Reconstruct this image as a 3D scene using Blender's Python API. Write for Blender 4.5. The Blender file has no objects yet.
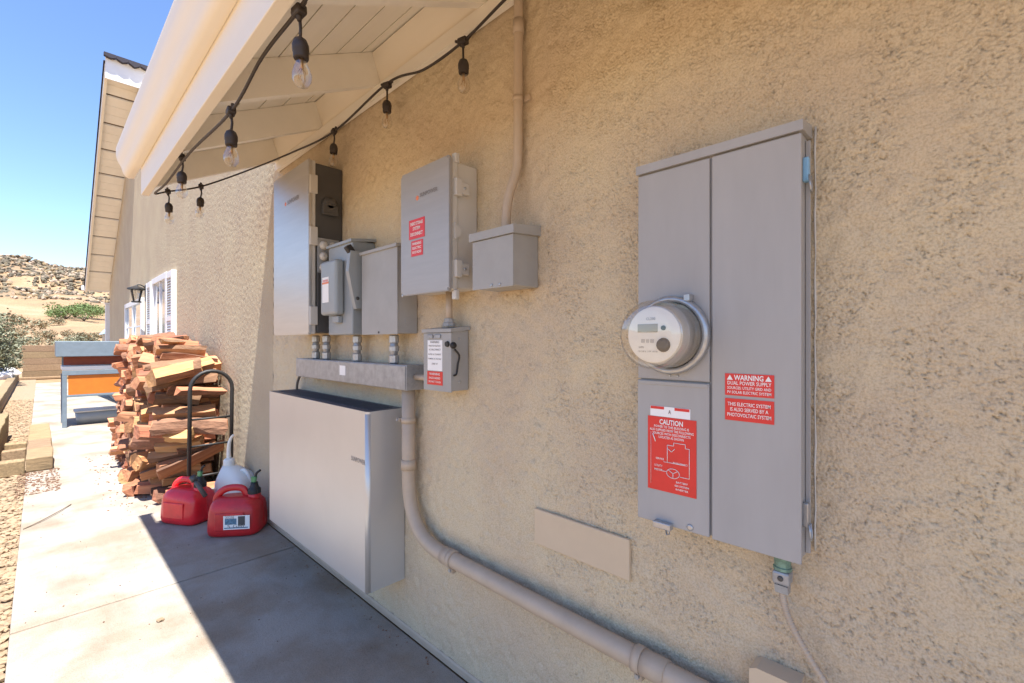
import bpy, bmesh, math, random
import numpy as np
from mathutils import Vector, Matrix, noise
R = math.radians
random.seed(7)
rng = np.random.default_rng(11)
sc = bpy.context.scene
COL = sc.collection

# ------------------------------------------------------------------ camera, world, sun, exposure
cam = bpy.data.cameras.new('camera'); camo = bpy.data.objects.new('camera', cam); COL.objects.link(camo)
cam.sensor_width = 36.0; cam.lens = 36.0*460/1024; cam.clip_start = 0.02; cam.clip_end = 3000
camo.location = (-1.2, 0, 1.36)
camo.rotation_euler = (R(90), 0, -math.atan2(.716, .698))
sc.camera = camo

w = bpy.data.worlds.new("World"); sc.world = w; w.use_nodes = True
nt = w.node_tree
bg = nt.nodes['Background']; sky = nt.nodes.new('ShaderNodeTexSky')
sky.sky_type = 'NISHITA'; sky.sun_disc = False
SUN_EL = math.atan2(2.47, math.hypot(.20, .8)); SUN_AZ = math.atan2(-.20, -.8)
sky.sun_elevation = SUN_EL; sky.sun_rotation = SUN_AZ
sky.altitude = 300; sky.air_density = 1.0; sky.dust_density = 0.1; sky.ozone_density = 3.0
hs_ = nt.nodes.new('ShaderNodeHueSaturation'); hs_.inputs['Saturation'].default_value = 1.08; hs_.inputs['Hue'].default_value = .507; hs_.inputs['Value'].default_value = .92
nt.links.new(sky.outputs[0], hs_.inputs['Color']); nt.links.new(hs_.outputs[0], bg.inputs[0]); bg.inputs[1].default_value = 0.100
sd = bpy.data.lights.new('sun', 'SUN'); sd.energy = 4.0; sd.angle = R(0.55); sd.color = (1, .975, .93)
so = bpy.data.objects.new('sun', sd); COL.objects.link(so)
so.rotation_euler = Vector((.20, .8, -2.47)).to_track_quat('-Z', 'Y').to_euler()
so.location = (-3, -8, 24)
vs = sc.view_settings; vs.view_transform = 'Standard'; vs.look = 'None'; vs.gamma = 1; vs.exposure = 1.74
sc.cycles.max_bounces = 8; sc.cycles.diffuse_bounces = 5; sc.cycles.transparent_max_bounces = 12

# ------------------------------------------------------------------ materials
def mat(name, col, rough=.6, metal=0.0, spec=.5, bump=0, bscale=60, var=0, vscale=5, var_col=None,
        coat=0, trans=0, stretch=None, bdist=.002, obj_rand=0, emis=None, alpha=None, detail=4):
    m = bpy.data.materials.new(name); m.use_nodes = True
    t = m.node_tree; n = t.nodes; l = t.links; b = n['Principled BSDF']
    b.inputs['Base Color'].default_value = (*col, 1)
    b.inputs['Roughness'].default_value = rough; b.inputs['Metallic'].default_value = metal
    b.inputs['Specular IOR Level'].default_value = spec
    b.inputs['Coat Weight'].default_value = coat; b.inputs['Transmission Weight'].default_value = trans
    tc = n.new('ShaderNodeTexCoord'); mp = n.new('ShaderNodeMapping'); l.new(tc.outputs['Object'], mp.inputs[0])
    if stretch: mp.inputs['Scale'].default_value = stretch
    out = None
    if var:
        nz = n.new('ShaderNodeTexNoise'); nz.inputs['Scale'].default_value = vscale; nz.inputs['Detail'].default_value = detail
        nz.inputs['Roughness'].default_value = .65
        l.new(mp.outputs[0], nz.inputs['Vector'])
        rp = n.new('ShaderNodeValToRGB'); rp.color_ramp.elements[0].position = .32; rp.color_ramp.elements[1].position = .68
        vc = var_col or tuple(c*(1-var) for c in col)
        rp.color_ramp.elements[0].color = (*vc, 1); rp.color_ramp.elements[1].color = (*col, 1)
        l.new(nz.outputs[0], rp.inputs[0]); out = rp.outputs[0]
    if obj_rand:
        oi = n.new('ShaderNodeObjectInfo'); hs = n.new('ShaderNodeHueSaturation')
        mr = n.new('ShaderNodeMapRange'); mr.inputs[3].default_value = 1-obj_rand; mr.inputs[4].default_value = 1+obj_rand
        l.new(oi.outputs['Random'], mr.inputs[0]); l.new(mr.outputs[0], hs.inputs['Value'])
        mr2 = n.new('ShaderNodeMapRange'); mr2.inputs[3].default_value = .485; mr2.inputs[4].default_value = .512
        ml = n.new('ShaderNodeMath'); ml.operation = 'MULTIPLY'; ml.inputs[1].default_value = 7.31
        fr = n.new('ShaderNodeMath'); fr.operation = 'FRACT'; l.new(oi.outputs['Random'], ml.inputs[0]); l.new(ml.outputs[0], fr.inputs[0])
        l.new(fr.outputs[0], mr2.inputs[0]); l.new(mr2.outputs[0], hs.inputs['Hue'])
        if out is not None: l.new(out, hs.inputs['Color'])
        else: hs.inputs['Color'].default_value = (*col, 1)
        out = hs.outputs[0]
    if out is not None: l.new(out, b.inputs['Base Color'])
    if bump:
        nb = n.new('ShaderNodeTexNoise'); nb.inputs['Scale'].default_value = bscale; nb.inputs['Detail'].default_value = 5
        l.new(mp.outputs[0], nb.inputs['Vector'])
        bp = n.new('ShaderNodeBump'); bp.inputs['Strength'].default_value = bump; bp.inputs['Distance'].default_value = bdist
        l.new(nb.outputs[0], bp.inputs['Height']); l.new(bp.outputs[0], b.inputs['Normal'])
    if emis:
        b.inputs['Emission Color'].default_value = (*emis[:3], 1); b.inputs['Emission Strength'].default_value = emis[3]
    m.diffuse_color = (*col, 1)
    return m

M = {}
M['gray_paint'] = mat('grey panel paint', (.395, .382, .368), .42, spec=.4, bump=.15, bscale=900, var=.10, vscale=9, bdist=.0004, stretch=(1, 1, .22))
M['gray_box'] = mat('grey enclosure paint', (.375, .365, .345), .42, spec=.4, bump=.15, bscale=700, var=.10, vscale=9, bdist=.0004)
M['beige_box'] = mat('beige grey enclosure', (.58, .55, .50), .45, var=.08, vscale=7)
M['blue_gray'] = mat('blue grey switch paint', (.30, .32, .325), .35, var=.08, vscale=9)
M['dark_gray'] = mat('dark grey plastic', (.075, .072, .07), .5, var=.15, vscale=8, bump=.1, bscale=300)
M['steel'] = mat('satin stainless', (.58, .565, .545), .36, metal=.7, var=.08, vscale=3, bump=.04, bscale=60, stretch=(1, 1, 12), bdist=.0006)
M['steel_matte'] = mat('matt stainless', (.43, .41, .39), .45, metal=.45, var=.08, vscale=3, bump=.04, bscale=60, stretch=(1, 1, 12), bdist=.0006)
M['steel2'] = mat('satin silver battery cover', (.62, .61, .585), .36, metal=.5, var=.06, vscale=2.2, bump=.12, bscale=3.2, bdist=.004)
M['galv'] = mat('galvanised zinc', (.40, .41, .42), .42, metal=.4, var=.28, vscale=28, bump=.1, bscale=80)
M['zinc'] = mat('zinc plated steel', (.48, .49, .50), .32, metal=.6, var=.2, vscale=60)
M['navy'] = mat('dark blue grey top', (.085, .095, .12), .45, var=.3, vscale=20)
M['conduit'] = mat('painted tan conduit', (.50, .395, .29), .5, bump=.25, bscale=140, var=.12, vscale=14, bdist=.001)
M['tanpaint'] = mat('tan painted cover', (.60, .47, .32), .55, bump=.15, bscale=200, var=.05, vscale=12)
M['red'] = mat('red sticker vinyl', (.72, .035, .03), .35, var=.1, vscale=20)
M['white'] = mat('white print', (.85, .83, .80), .5)
M['black'] = mat('black rubber', (.02, .018, .017), .55, bump=.1, bscale=200)
M['cord'] = mat('brown black cord', (.035, .025, .02), .55)
M['blue_tape'] = mat('pale blue seal', (.25, .48, .70), .5)
M['green_screw'] = mat('green corroded screw', (.20, .33, .26), .5, metal=.3, var=.4, vscale=90)
M['orange_dot'] = mat('orange print', (.75, .22, .1), .5)
M['grayprint'] = mat('grey print', (.22, .2, .19), .5)
M['meter_face'] = mat('ivory meter face', (.82, .79, .70), .5, var=.06, vscale=30)
M['meter_side'] = mat('grey meter case', (.62, .59, .54), .35, metal=.3, var=.1, vscale=30)
M['lcd'] = mat('grey lcd', (.30, .27, .21), .2)
M['cream'] = mat('cream eave paint', (.86, .78, .645), .55, bump=.2, bscale=45, var=.06, vscale=4, stretch=(1, .15, 1))
M['cream2'] = mat('cream board paint', (.88, .83, .73), .6, bump=.25, bscale=40, var=.07, vscale=5, stretch=(1, .12, 1))
M['shingle'] = mat('dark shingle', (.045, .04, .055), .9, bump=.6, bscale=120, var=.4, vscale=60)
M['whitewood'] = mat('white painted trim', (.80, .78, .76), .5, var=.05, vscale=8)
M['red_plastic'] = mat('red fuel can plastic', (.80, .018, .03), .32, spec=.5, var=.25, vscale=9, bump=.15, bscale=60, coat=.2)
M['red_plastic2'] = mat('darker dusty red plastic', (.62, .02, .025), .4, spec=.5, var=.3, vscale=9, bump=.15, bscale=60, coat=.1)
M['white_plastic'] = mat('milky white plastic', (.80, .78, .72), .4, spec=.4, bump=.1, bscale=50)
M['green_plastic'] = mat('green nozzle plastic', (.10, .28, .12), .4)
M['bluewood'] = mat('blue grey painted wood', (.18, .225, .265), .6, bump=.3, bscale=40, var=.15, vscale=14)
M['orange'] = mat('orange painted wood', (.62, .17, .015), .55, bump=.2, bscale=40, var=.12, vscale=12)
M['redbrown'] = mat('red brown board', (.30, .06, .025), .6, var=.2, vscale=14)
M['timber'] = mat('weathered timber', (.34, .235, .125), .85, bump=.8, bscale=30, var=.45, vscale=7, stretch=(7, 1, 7), bdist=.008, obj_rand=.18)
M['timberx'] = mat('weathered timber end', (.33, .23, .12), .85, bump=.8, bscale=30, var=.5, vscale=7, stretch=(1, 7, 7), bdist=.008, obj_rand=.18)
M['bark'] = mat('bark', (.25, .13, .075), .95, bump=1, bscale=45, var=.5, vscale=25, bdist=.01, stretch=(.35, 1, 1), obj_rand=.3)
M['splitwood'] = mat('split firewood', (.50, .235, .105), .8, bump=.9, bscale=38, var=.45, vscale=26, stretch=(.1, 1, 1), bdist=.008, obj_rand=.38, var_col=(.30, .12, .055))
M['splitwood2'] = mat('pale split firewood', (.52, .285, .135), .8, bump=.9, bscale=38, var=.4, vscale=26, stretch=(.1, 1, 1), bdist=.008, obj_rand=.3, var_col=(.46, .23, .09))
M['stone'] = mat('gravel stone', (.38, .265, .16), .85, var=.55, vscale=16, bump=.4, bscale=90)
M['rock'] = mat('pale rock', (.72, .68, .64), .9, var=.3, vscale=5, bump=.6, bscale=14, bdist=.02)
M['leaf'] = mat('grey green leaf', (.15, .16, .085), .7, var=.5, vscale=3)
M['leaf_b'] = mat('sage leaf', (.26, .26, .16), .7, var=.4, vscale=4)
M['leaf_g'] = mat('bright green leaf', (.15, .21, .06), .7, var=.3, vscale=4)
M['leaf_dry'] = mat('dry brush', (.27, .19, .10), .9, var=.4, vscale=2)
M['bark2'] = mat('shrub stem', (.16, .12, .085), .9)
M['filament'] = mat('filament', (.5, .3, .12), .4, metal=.7)

def glass_mat(name, col=(1, 1, 1), rough=.02):
    m = bpy.data.materials.new(name); m.use_nodes = True; t = m.node_tree; n = t.nodes; l = t.links
    n.remove(n['Principled BSDF']); out = n['Material Output']
    tr = n.new('ShaderNodeBsdfTransparent'); tr.inputs[0].default_value = (*col, 1)
    gl = n.new('ShaderNodeBsdfGlossy'); gl.inputs['Roughness'].default_value = rough
    lw = n.new('ShaderNodeLayerWeight'); lw.inputs[0].default_value = .25
    fr = n.new('ShaderNodeMath'); fr.operation = 'MULTIPLY_ADD'; fr.inputs[1].default_value = .6; fr.inputs[2].default_value = .07; l.new(lw.outputs['Facing'], fr.inputs[0])
    mx = n.new('ShaderNodeMixShader'); l.new(fr.outputs[0], mx.inputs[0]); l.new(tr.outputs[0], mx.inputs[1]); l.new(gl.outputs[0], mx.inputs[2])
    l.new(mx.outputs[0], out.inputs[0]); return m
M['bulbglass'] = glass_mat('clear bulb glass', (.97, .95, .92))
M['meterglass'] = glass_mat('meter dome glass', (.98, .97, .95), .04)
M['pane'] = mat('window pane glass', (.42, .46, .50), .08, spec=.8, metal=.2, coat=.5)

def stucco_mat(name, near, k=1):
    m = bpy.data.materials.new(name); m.use_nodes = True; t = m.node_tree; n = t.nodes; l = t.links; b = n['Principled BSDF']
    b.inputs['Roughness'].default_value = .9; b.inputs['Specular IOR Level'].default_value = .25
    tc = n.new('ShaderNodeTexCoord')
    a = n.new('ShaderNodeTexNoise'); a.inputs['Scale'].default_value = 2.2; a.inputs['Detail'].default_value = 3
    f = n.new('ShaderNodeTexNoise'); f.inputs['Scale'].default_value = 210; f.inputs['Detail'].default_value = 4; f.inputs['Roughness'].default_value = .7
    l.new(tc.outputs['Object'], a.inputs['Vector']); l.new(tc.outputs['Object'], f.inputs['Vector'])
    r1 = n.new('ShaderNodeValToRGB'); e = r1.color_ramp.elements
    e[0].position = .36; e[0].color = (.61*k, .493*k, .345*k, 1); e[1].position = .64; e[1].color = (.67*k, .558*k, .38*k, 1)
    r2 = n.new('ShaderNodeValToRGB'); e = r2.color_ramp.elements
    e[0].position = .36; e[0].color = (.55, .48, .40, 1); e[1].position = .56; e[1].color = (1, 1, 1, 1)
    l.new(a.outputs[0], r1.inputs[0]); l.new(f.outputs[0], r2.inputs[0])
    mx = n.new('ShaderNodeMix'); mx.data_type = 'RGBA'; mx.blend_type = 'MULTIPLY'; mx.inputs[0].default_value = .45
    l.new(r1.outputs[0], mx.inputs[6]); l.new(r2.outputs[0], mx.inputs[7]); l.new(mx.outputs[2], b.inputs['Base Color'])
    # trowelled relief
    wn = n.new('ShaderNodeTexNoise'); wn.inputs['Scale'].default_value = 55 if near else 26; wn.inputs['Detail'].default_value = 3
    l.new(tc.outputs['Object'], wn.inputs['Vector'])
    bp = n.new('ShaderNodeBump'); bp.inputs['Strength'].default_value = .7 if near else 1; bp.inputs['Distance'].default_value = .004 if near else .02
    ad = n.new('ShaderNodeMath'); ad.operation = 'ADD'; l.new(wn.outputs[0], ad.inputs[0])
    fm = n.new('ShaderNodeMath'); fm.operation = 'MULTIPLY'; fm.inputs[1].default_value = 1.0; l.new(f.outputs[0], fm.inputs[0]); l.new(fm.outputs[0], ad.inputs[1])
    l.new(ad.outputs[0], bp.inputs['Height']); l.new(bp.outputs[0], b.inputs['Normal'])
    return m
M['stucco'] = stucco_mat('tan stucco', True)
M['stucco_far'] = stucco_mat('tan stucco darkened for sun', True, .80)  # same stucco, colour darkened to cancel grazing sunlight on the far wall

def concrete_mat():
    m = bpy.data.materials.new('concrete'); m.use_nodes = True; t = m.node_tree; n = t.nodes; l = t.links; b = n['Principled BSDF']
    b.inputs['Roughness'].default_value = .88; b.inputs['Specular IOR Level'].default_value = .3
    g = n.new('ShaderNodeNewGeometry')
    def nz(s, d, sc_=(1, 1, 1)):
        mp = n.new('ShaderNodeMapping'); mp.inputs['Scale'].default_value = sc_; l.new(g.outputs['Position'], mp.inputs[0])
        x = n.new('ShaderNodeTexNoise'); x.inputs['Scale'].default_value = s; x.inputs['Detail'].default_value = d; x.inputs['Roughness'].default_value = .62
        l.new(mp.outputs[0], x.inputs['Vector']); return x
    def ramp(x, p0, c0, p1, c1):
        r = n.new('ShaderNodeValToRGB'); e = r.color_ramp.elements
        e[0].position = p0; e[0].color = (*c0, 1); e[1].position = p1; e[1].color = (*c1, 1); l.new(x.outputs[0], r.inputs[0]); return r
    a = ramp(nz(1.7, 6), .38, (.27, .215, .16), .56, (.345, .31, .265))
    s = ramp(nz(3.2, 6, (1, .35, 1)), .32, (.70, .64, .58), .5, (1, 1, 1))
    f = ramp(nz(190, 4), .34, (.66, .63, .60), .52, (1, 1, 1))
    m1 = n.new('ShaderNodeMix'); m1.data_type = 'RGBA'; m1.blend_type = 'MULTIPLY'; m1.inputs[0].default_value = .6
    m2 = n.new('ShaderNodeMix'); m2.data_type = 'RGBA'; m2.blend_type = 'MULTIPLY'; m2.inputs[0].default_value = .7
    l.new(a.outputs[0], m1.inputs[6]); l.new(s.outputs[0], m1.inputs[7]); l.new(m1.outputs[2], m2.inputs[6]); l.new(f.outputs[0], m2.inputs[7])
    l.new(m2.outputs[2], b.inputs['Base Color'])
    bp = n.new('ShaderNodeBump'); bp.inputs['Strength'].default_value = .7; bp.inputs['Distance'].default_value = .004
    x = nz(70, 6); l.new(x.outputs[0], bp.inputs['Height']); l.new(bp.outputs[0], b.inputs['Normal'])
    return m
M['concrete'] = concrete_mat()

def ground_mat():
    m = bpy.data.materials.new('desert ground'); m.use_nodes = True; t = m.node_tree; n = t.nodes; l = t.links; b = n['Principled BSDF']
    b.inputs['Roughness'].default_value = .95; b.inputs['Specular IOR Level'].default_value = .1
    g = n.new('ShaderNodeNewGeometry')
    def nz(s, d):
        x = n.new('ShaderNodeTexNoise'); x.inputs['Scale'].default_value = s; x.inputs['Detail'].default_value = d; x.inputs['Roughness'].default_value = .6
        l.new(g.outputs['Position'], x.inputs['Vector']); return x
    r = n.new('ShaderNodeValToRGB'); e = r.color_ramp.elements
    e[0].position = .35; e[0].color = (.24, .17, .11, 1); e[1].position = .5; e[1].color = (.32, .21, .12, 1)
    q = e.new(.66); q.color = (.36, .26, .165, 1)
    l.new(nz(.06, 8).outputs[0], r.inputs[0])
    r2 = n.new('ShaderNodeValToRGB'); e = r2.color_ramp.elements
    e[0].position = .35; e[0].color = (.62, .6, .56, 1); e[1].position = .6; e[1].color = (1, 1, 1, 1)
    l.new(nz(3, 6).outputs[0], r2.inputs[0])
    mx = n.new('ShaderNodeMix'); mx.data_type = 'RGBA'; mx.blend_type = 'MULTIPLY'; mx.inputs[0].default_value = .8
    l.new(r.outputs[0], mx.inputs[6]); l.new(r2.outputs[0], mx.inputs[7]); l.new(mx.outputs[2], b.inputs['Base Color'])
    bp = n.new('ShaderNodeBump'); bp.inputs['Strength'].default_value = .6; bp.inputs['Distance'].default_value = .02
    l.new(nz(22, 6).outputs[0], bp.inputs['Height']); l.new(bp.outputs[0], b.inputs['Normal'])
    return m
M['ground'] = ground_mat()

# ------------------------------------------------------------------ mesh helpers (world coordinates unless noted)
def new(): return bmesh.new()
def box(bm, x0, x1, y0, y1, z0, z1, bev=0, seg=2, T=None):
    x0, x1 = sorted((x0, x1)); y0, y1 = sorted((y0, y1)); z0, z1 = sorted((z0, z1))
    b = bmesh.new()
    r = bmesh.ops.create_cube(b, size=1)
    for v in b.verts:
        v.co = Vector((x0+(v.co.x+.5)*(x1-x0), y0+(v.co.y+.5)*(y1-y0), z0+(v.co.z+.5)*(z1-z0)))
    if bev: bmesh.ops.bevel(b, geom=b.edges[:], offset=bev, segments=seg, profile=.5, affect='EDGES')
    merge(bm, b, T); return bm
def merge(bm, b, T=None):
    if T is not None: bmesh.ops.transform(b, matrix=T, verts=b.verts)
    me = bpy.data.meshes.new('tmp'); b.to_mesh(me); b.free(); bm.from_mesh(me); bpy.data.meshes.remove(me)
def prism(bm, poly, a0, a1, axis='y', T=None):
    """extrude polygon; axis y: poly=(x,z); x: poly=(y,z); z: poly=(x,y)"""
    def P(p, a):
        return {'y': (p[0], a, p[1]), 'x': (a, p[0], p[1]), 'z': (p[0], p[1], a)}[axis]
    b = bmesh.new()
    v0 = [b.verts.new(P(p, a0)) for p in poly]; v1 = [b.verts.new(P(p, a1)) for p in poly]
    n = len(poly)
    for i in range(n): b.faces.new((v0[i], v0[(i+1) % n], v1[(i+1) % n], v1[i]))
    b.faces.new(v0[::-1]); b.faces.new(v1); bmesh.ops.recalc_face_normals(b, faces=b.faces[:])
    merge(bm, b, T); return bm
def tube(bm, pts, r, seg=12, cap=True, squash=None):
    pts = [Vector(p) for p in pts]; n = len(pts)
    rs = r if isinstance(r, (list, tuple)) else [r]*n
    rings = []; up = None
    for i, p in enumerate(pts):
        d = (pts[min(i+1, n-1)]-pts[max(i-1, 0)]).normalized()
        if up is None:
            up = Vector((0, 0, 1)) if abs(d.z) < .9 else Vector((0, 1, 0))
        s = d.cross(up).normalized(); u = s.cross(d).normalized(); up = u
        k = squash or (1, 1)
        rings.append([bm.verts.new(p+rs[i]*(k[0]*math.cos(2*math.pi*j/seg)*s+k[1]*math.sin(2*math.pi*j/seg)*u)) for j in range(seg)])
    for a, b in zip(rings, rings[1:]):
        for j in range(seg):
            f = bm.faces.new((a[j], b[j], b[(j+1) % seg], a[(j+1) % seg])); f.smooth = True
    if cap: bm.faces.new(rings[0]); bm.faces.new(rings[-1][::-1])
    return bm
def lathe(bm, prof, origin, axis='z', seg=24, smooth=True):
    """prof: list (radius, height along axis)"""
    o = Vector(origin)
    ex, ey, ez = {'z': ((1, 0, 0), (0, 1, 0), (0, 0, 1)), '-x': ((0, 1, 0), (0, 0, 1), (-1, 0, 0)), 'y': ((0, 0, 1), (1, 0, 0), (0, 1, 0)),
                  '-y': ((1, 0, 0), (0, 0, 1), (0, -1, 0)), 'x': ((0, 0, 1), (0, -1, 0), (1, 0, 0))}[axis]
    ex, ey, ez = Vector(ex), Vector(ey), Vector(ez); rings = []
    for rr, h in prof:
        rings.append([bm.verts.new(o+ez*h+max(rr, 1e-4)*(ex*math.cos(2*math.pi*j/seg)+ey*math.sin(2*math.pi*j/seg))) for j in range(seg)])
    for a, b in zip(rings, rings[1:]):
        for j in range(seg):
            f = bm.faces.new((a[j], a[(j+1) % seg], b[(j+1) % seg], b[j])); f.smooth = smooth
    bm.faces.new(rings[0]); bm.faces.new(rings[-1][::-1])
    bmesh.ops.recalc_face_normals(bm, faces=bm.faces[:]); return bm
def bez(p0, p1, p2, p3, n=12):
    p0, p1, p2, p3 = map(Vector, (p0, p1, p2, p3))
    return [((1-t)**3*p0+3*(1-t)**2*t*p1+3*(1-t)*t*t*p2+t**3*p3) for t in [i/n for i in range(n+1)]]
def cat(pts, n=6):
    P = [Vector(p) for p in pts]; P = [2*P[0]-P[1]]+P+[2*P[-1]-P[-2]]; out = []
    for i in range(1, len(P)-2):
        for k in range(n):
            t = k/n; a, b, c, d = P[i-1], P[i], P[i+1], P[i+2]
            out.append(.5*((2*b)+(-a+c)*t+(2*a-5*b+4*c-d)*t*t+(-a+3*b-3*c+d)*t**3))
    out.append(P[-2]); return out

def wloc(o):
    v = Vector((0, 0, 0))
    while o is not None: v = v+o.location; o = o.parent
    return v
def obj(name, bm, m, parent=None, base=None, local=False, smooth=None):
    """link bm as one object. Unless local, bm is in world space and is shifted to its origin."""
    me = bpy.data.meshes.new(name)
    if parent is not None: org = wloc(parent)
    else: org = Vector(base) if base is not None else Vector((0, 0, 0))
    if not local: bmesh.ops.translate(bm, vec=-org, verts=bm.verts)
    if isinstance(bm, bmesh.types.BMesh): bm.to_mesh(me); bm.free()
    for x in (m if isinstance(m, (list, tuple)) else [m]): me.materials.append(x)
    if smooth: me.polygons.foreach_set('use_smooth', [True]*len(me.polygons))
    o = bpy.data.objects.new(name, me); COL.objects.link(o)
    if parent is not None: o.parent = parent
    else: o.location = org
    return o
def from_arrays(name, V, F, m, parent=None, smooth=False, mi=None):
    me = bpy.data.meshes.new(name); V = np.asarray(V, dtype=np.float32); F = np.asarray(F, dtype=np.int32); k = F.shape[1]
    me.vertices.add(len(V)); me.vertices.foreach_set('co', V.ravel())
    me.loops.add(F.size); me.loops.foreach_set('vertex_index', F.ravel())
    me.polygons.add(len(F)); me.polygons.foreach_set('loop_start', np.arange(0, F.size, k, dtype=np.int32))
    me.polygons.foreach_set('loop_total', np.full(len(F), k, dtype=np.int32))
    for x in (m if isinstance(m, (list, tuple)) else [m]): me.materials.append(x)
    if mi is not None: me.polygons.foreach_set('material_index', np.asarray(mi, dtype=np.int32))
    me.polygons.foreach_set('use_smooth', [smooth]*len(F)); me.update(calc_edges=True)
    o = bpy.data.objects.new(name, me); COL.objects.link(o)
    if parent is not None: o.parent = parent
    return o
def tag(o, label=None, catg=None, group=None, kind=None):
    if label: o['label'] = label
    if catg: o['category'] = catg
    if group: o['group'] = group
    if kind: o['kind'] = kind
    return o
def empty(name, loc, label=None, catg=None, group=None, kind=None, rz=0):
    o = bpy.data.objects.new(name, None); o.empty_display_size = .1; COL.objects.link(o); o.location = loc; o.rotation_euler = (0, 0, rz)
    return tag(o, label, catg, group, kind)
WALLM = Matrix(((0, 0, -1, 0), (-1, 0, 0, 0), (0, 1, 0, 0), (0, 0, 0, 1)))
def text_bm(bm, s, size, at, M3=WALLM, align='CENTER', bold=0, sx=1.0, width=None):
    c = bpy.data.curves.new('t', 'FONT'); c.body = s; c.size = size; c.align_x = align; c.align_y = 'CENTER'; c.offset = bold; c.resolution_u = 2
    o = bpy.data.objects.new('t', c); me = bpy.data.meshes.new_from_object(o)
    if width:
        xs = [v.co.x for v in me.vertices]; sx = width/max(1e-6, (max(xs)-min(xs)))
    me.transform(Matrix.Translation(Vector(at)) @ M3 @ Matrix.Diagonal((sx, 1, 1, 1)))
    bm.from_mesh(me); bpy.data.meshes.remove(me); bpy.data.objects.remove(o); bpy.data.curves.remove(c)
    return bm

# ------------------------------------------------------------------ terrain
def hgt(x, y):
    r = math.hypot(x, y-6)
    ang = math.atan2(x, y)
    wgt = .22+.78*math.exp(-((ang+.05)/.75)**2)
    d = max(0, r-24)
    h = .0004*d*d if d < 330 else .0004*330*330+(d-330)*.02-((d-330)**2)*.0006
    h = max(h, -2)*wgt
    nn = noise.fractal(Vector((x*.012, y*.012, 3.1)), 1.0, 2.1, 5)
    h += nn*min(d, 300)*.045
    if d > 5: h += noise.noise(Vector((x*.09, y*.09, 0)))*min(.5, d*.012)
    return h-.05
xs = sorted(set([round(v, 2) for v in np.concatenate([np.arange(-40, 40.1, 2.0), np.sign(np.linspace(-1, 1, 121))*np.abs(np.linspace(-1, 1, 121))**2.2*1200])]))
ys = xs
V = [(x, y+6, hgt(x, y+6)) for y in ys for x in xs]; nx = len(xs)
F = [(j*nx+i, j*nx+i+1, (j+1)*nx+i+1, (j+1)*nx+i) for j in range(len(ys)-1) for i in range(nx-1)]
tag(from_arrays('ground', V, F, M['ground'], smooth=True), kind='structure')

# concrete path: one slab per pour, real joints
path = empty('concrete_path', (0, 0, 0), kind='structure')
joints = [-2.9, .12, 3.165, 6.2, 9.25, 12.3, 15.3, 18.4, 21.5]
for a, b in zip(joints, joints[1:]):
    bm = new(); box(bm, -1.30, -.012, a+.005, b-.005, -.10, 0, bev=.006, seg=2); obj('slab', bm, M['concrete'], path)
bm = new(); box(bm, -1.298, -.02, -2.9, 21.5, -.12, -.022); obj('joint_filler', bm, mat('dark joint', (.10, .085, .07), .95), path)

# gravel strip beside the path
def stones(name, n, x0, x1, y0, y1, z, smin, smax, m, exy=None, seed=1):
    g = np.random.default_rng(seed)
    b = bmesh.new(); bmesh.ops.create_icosphere(b, subdivisions=1, radius=1); bv = np.array([v.co[:] for v in b.verts]); bf = np.array([[v.index for v in f.verts] for f in b.faces]); b.free()
    nv = len(bv); X = g.uniform(x0, x1, n); Y = y0+(y1-y0)*g.uniform(0, 1, n)**(exy or 1.0)
    S = g.uniform(smin, smax, n); V = np.repeat(bv[None], n, 0)*(1+g.uniform(-.22, .22, (n, nv, 1)))
    sc3 = np.stack([g.uniform(.7, 1.3, n), g.uniform(.7, 1.3, n), g.uniform(.4, .75, n)], 1)*S[:, None]
    V = V*sc3[:, None, :]; a = g.uniform(0, 6.28, n); ca, sa = np.cos(a)[:, None], np.sin(a)[:, None]
    V = np.stack([V[..., 0]*ca-V[..., 1]*sa, V[..., 0]*sa+V[..., 1]*ca, V[..., 2]], -1)
    zz = z if np.isscalar(z) else z(X, Y)
    V += np.stack([X, Y, zz+S*.15+g.uniform(0, .4, n)*S], 1)[:, None, :]
    F = bf[None]+np.arange(n)[:, None, None]*nv
    return from_arrays(name, V.reshape(-1, 3), F.reshape(-1, 3), m)
bm = new(); box(bm, -1.74, -1.303, -2, 24.5, -.2, -.035); tag(obj('gravel_bed_soil', bm, mat('sandy soil', (.34, .24, .15), .95, var=.4, vscale=25, bump=.6, bscale=60)), kind='structure')
tag(stones('gravel', 9000, -1.74, -1.305, 1.2, 16, -.035, .009, .025, [M['stone']], 1.25, 3), 'tan gravel strip along the left edge of the concrete path', 'gravel', kind='stuff')
tag(stones('woodchip_litter', 420, -1.36, -1.06, 5.9, 6.95, .0, .003, .011, [mat('dark bark bits', (.16, .085, .05), .95)], 1, 5), 'brown bark litter spilled on the path beside the low timbers', 'litter', kind='stuff')

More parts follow.
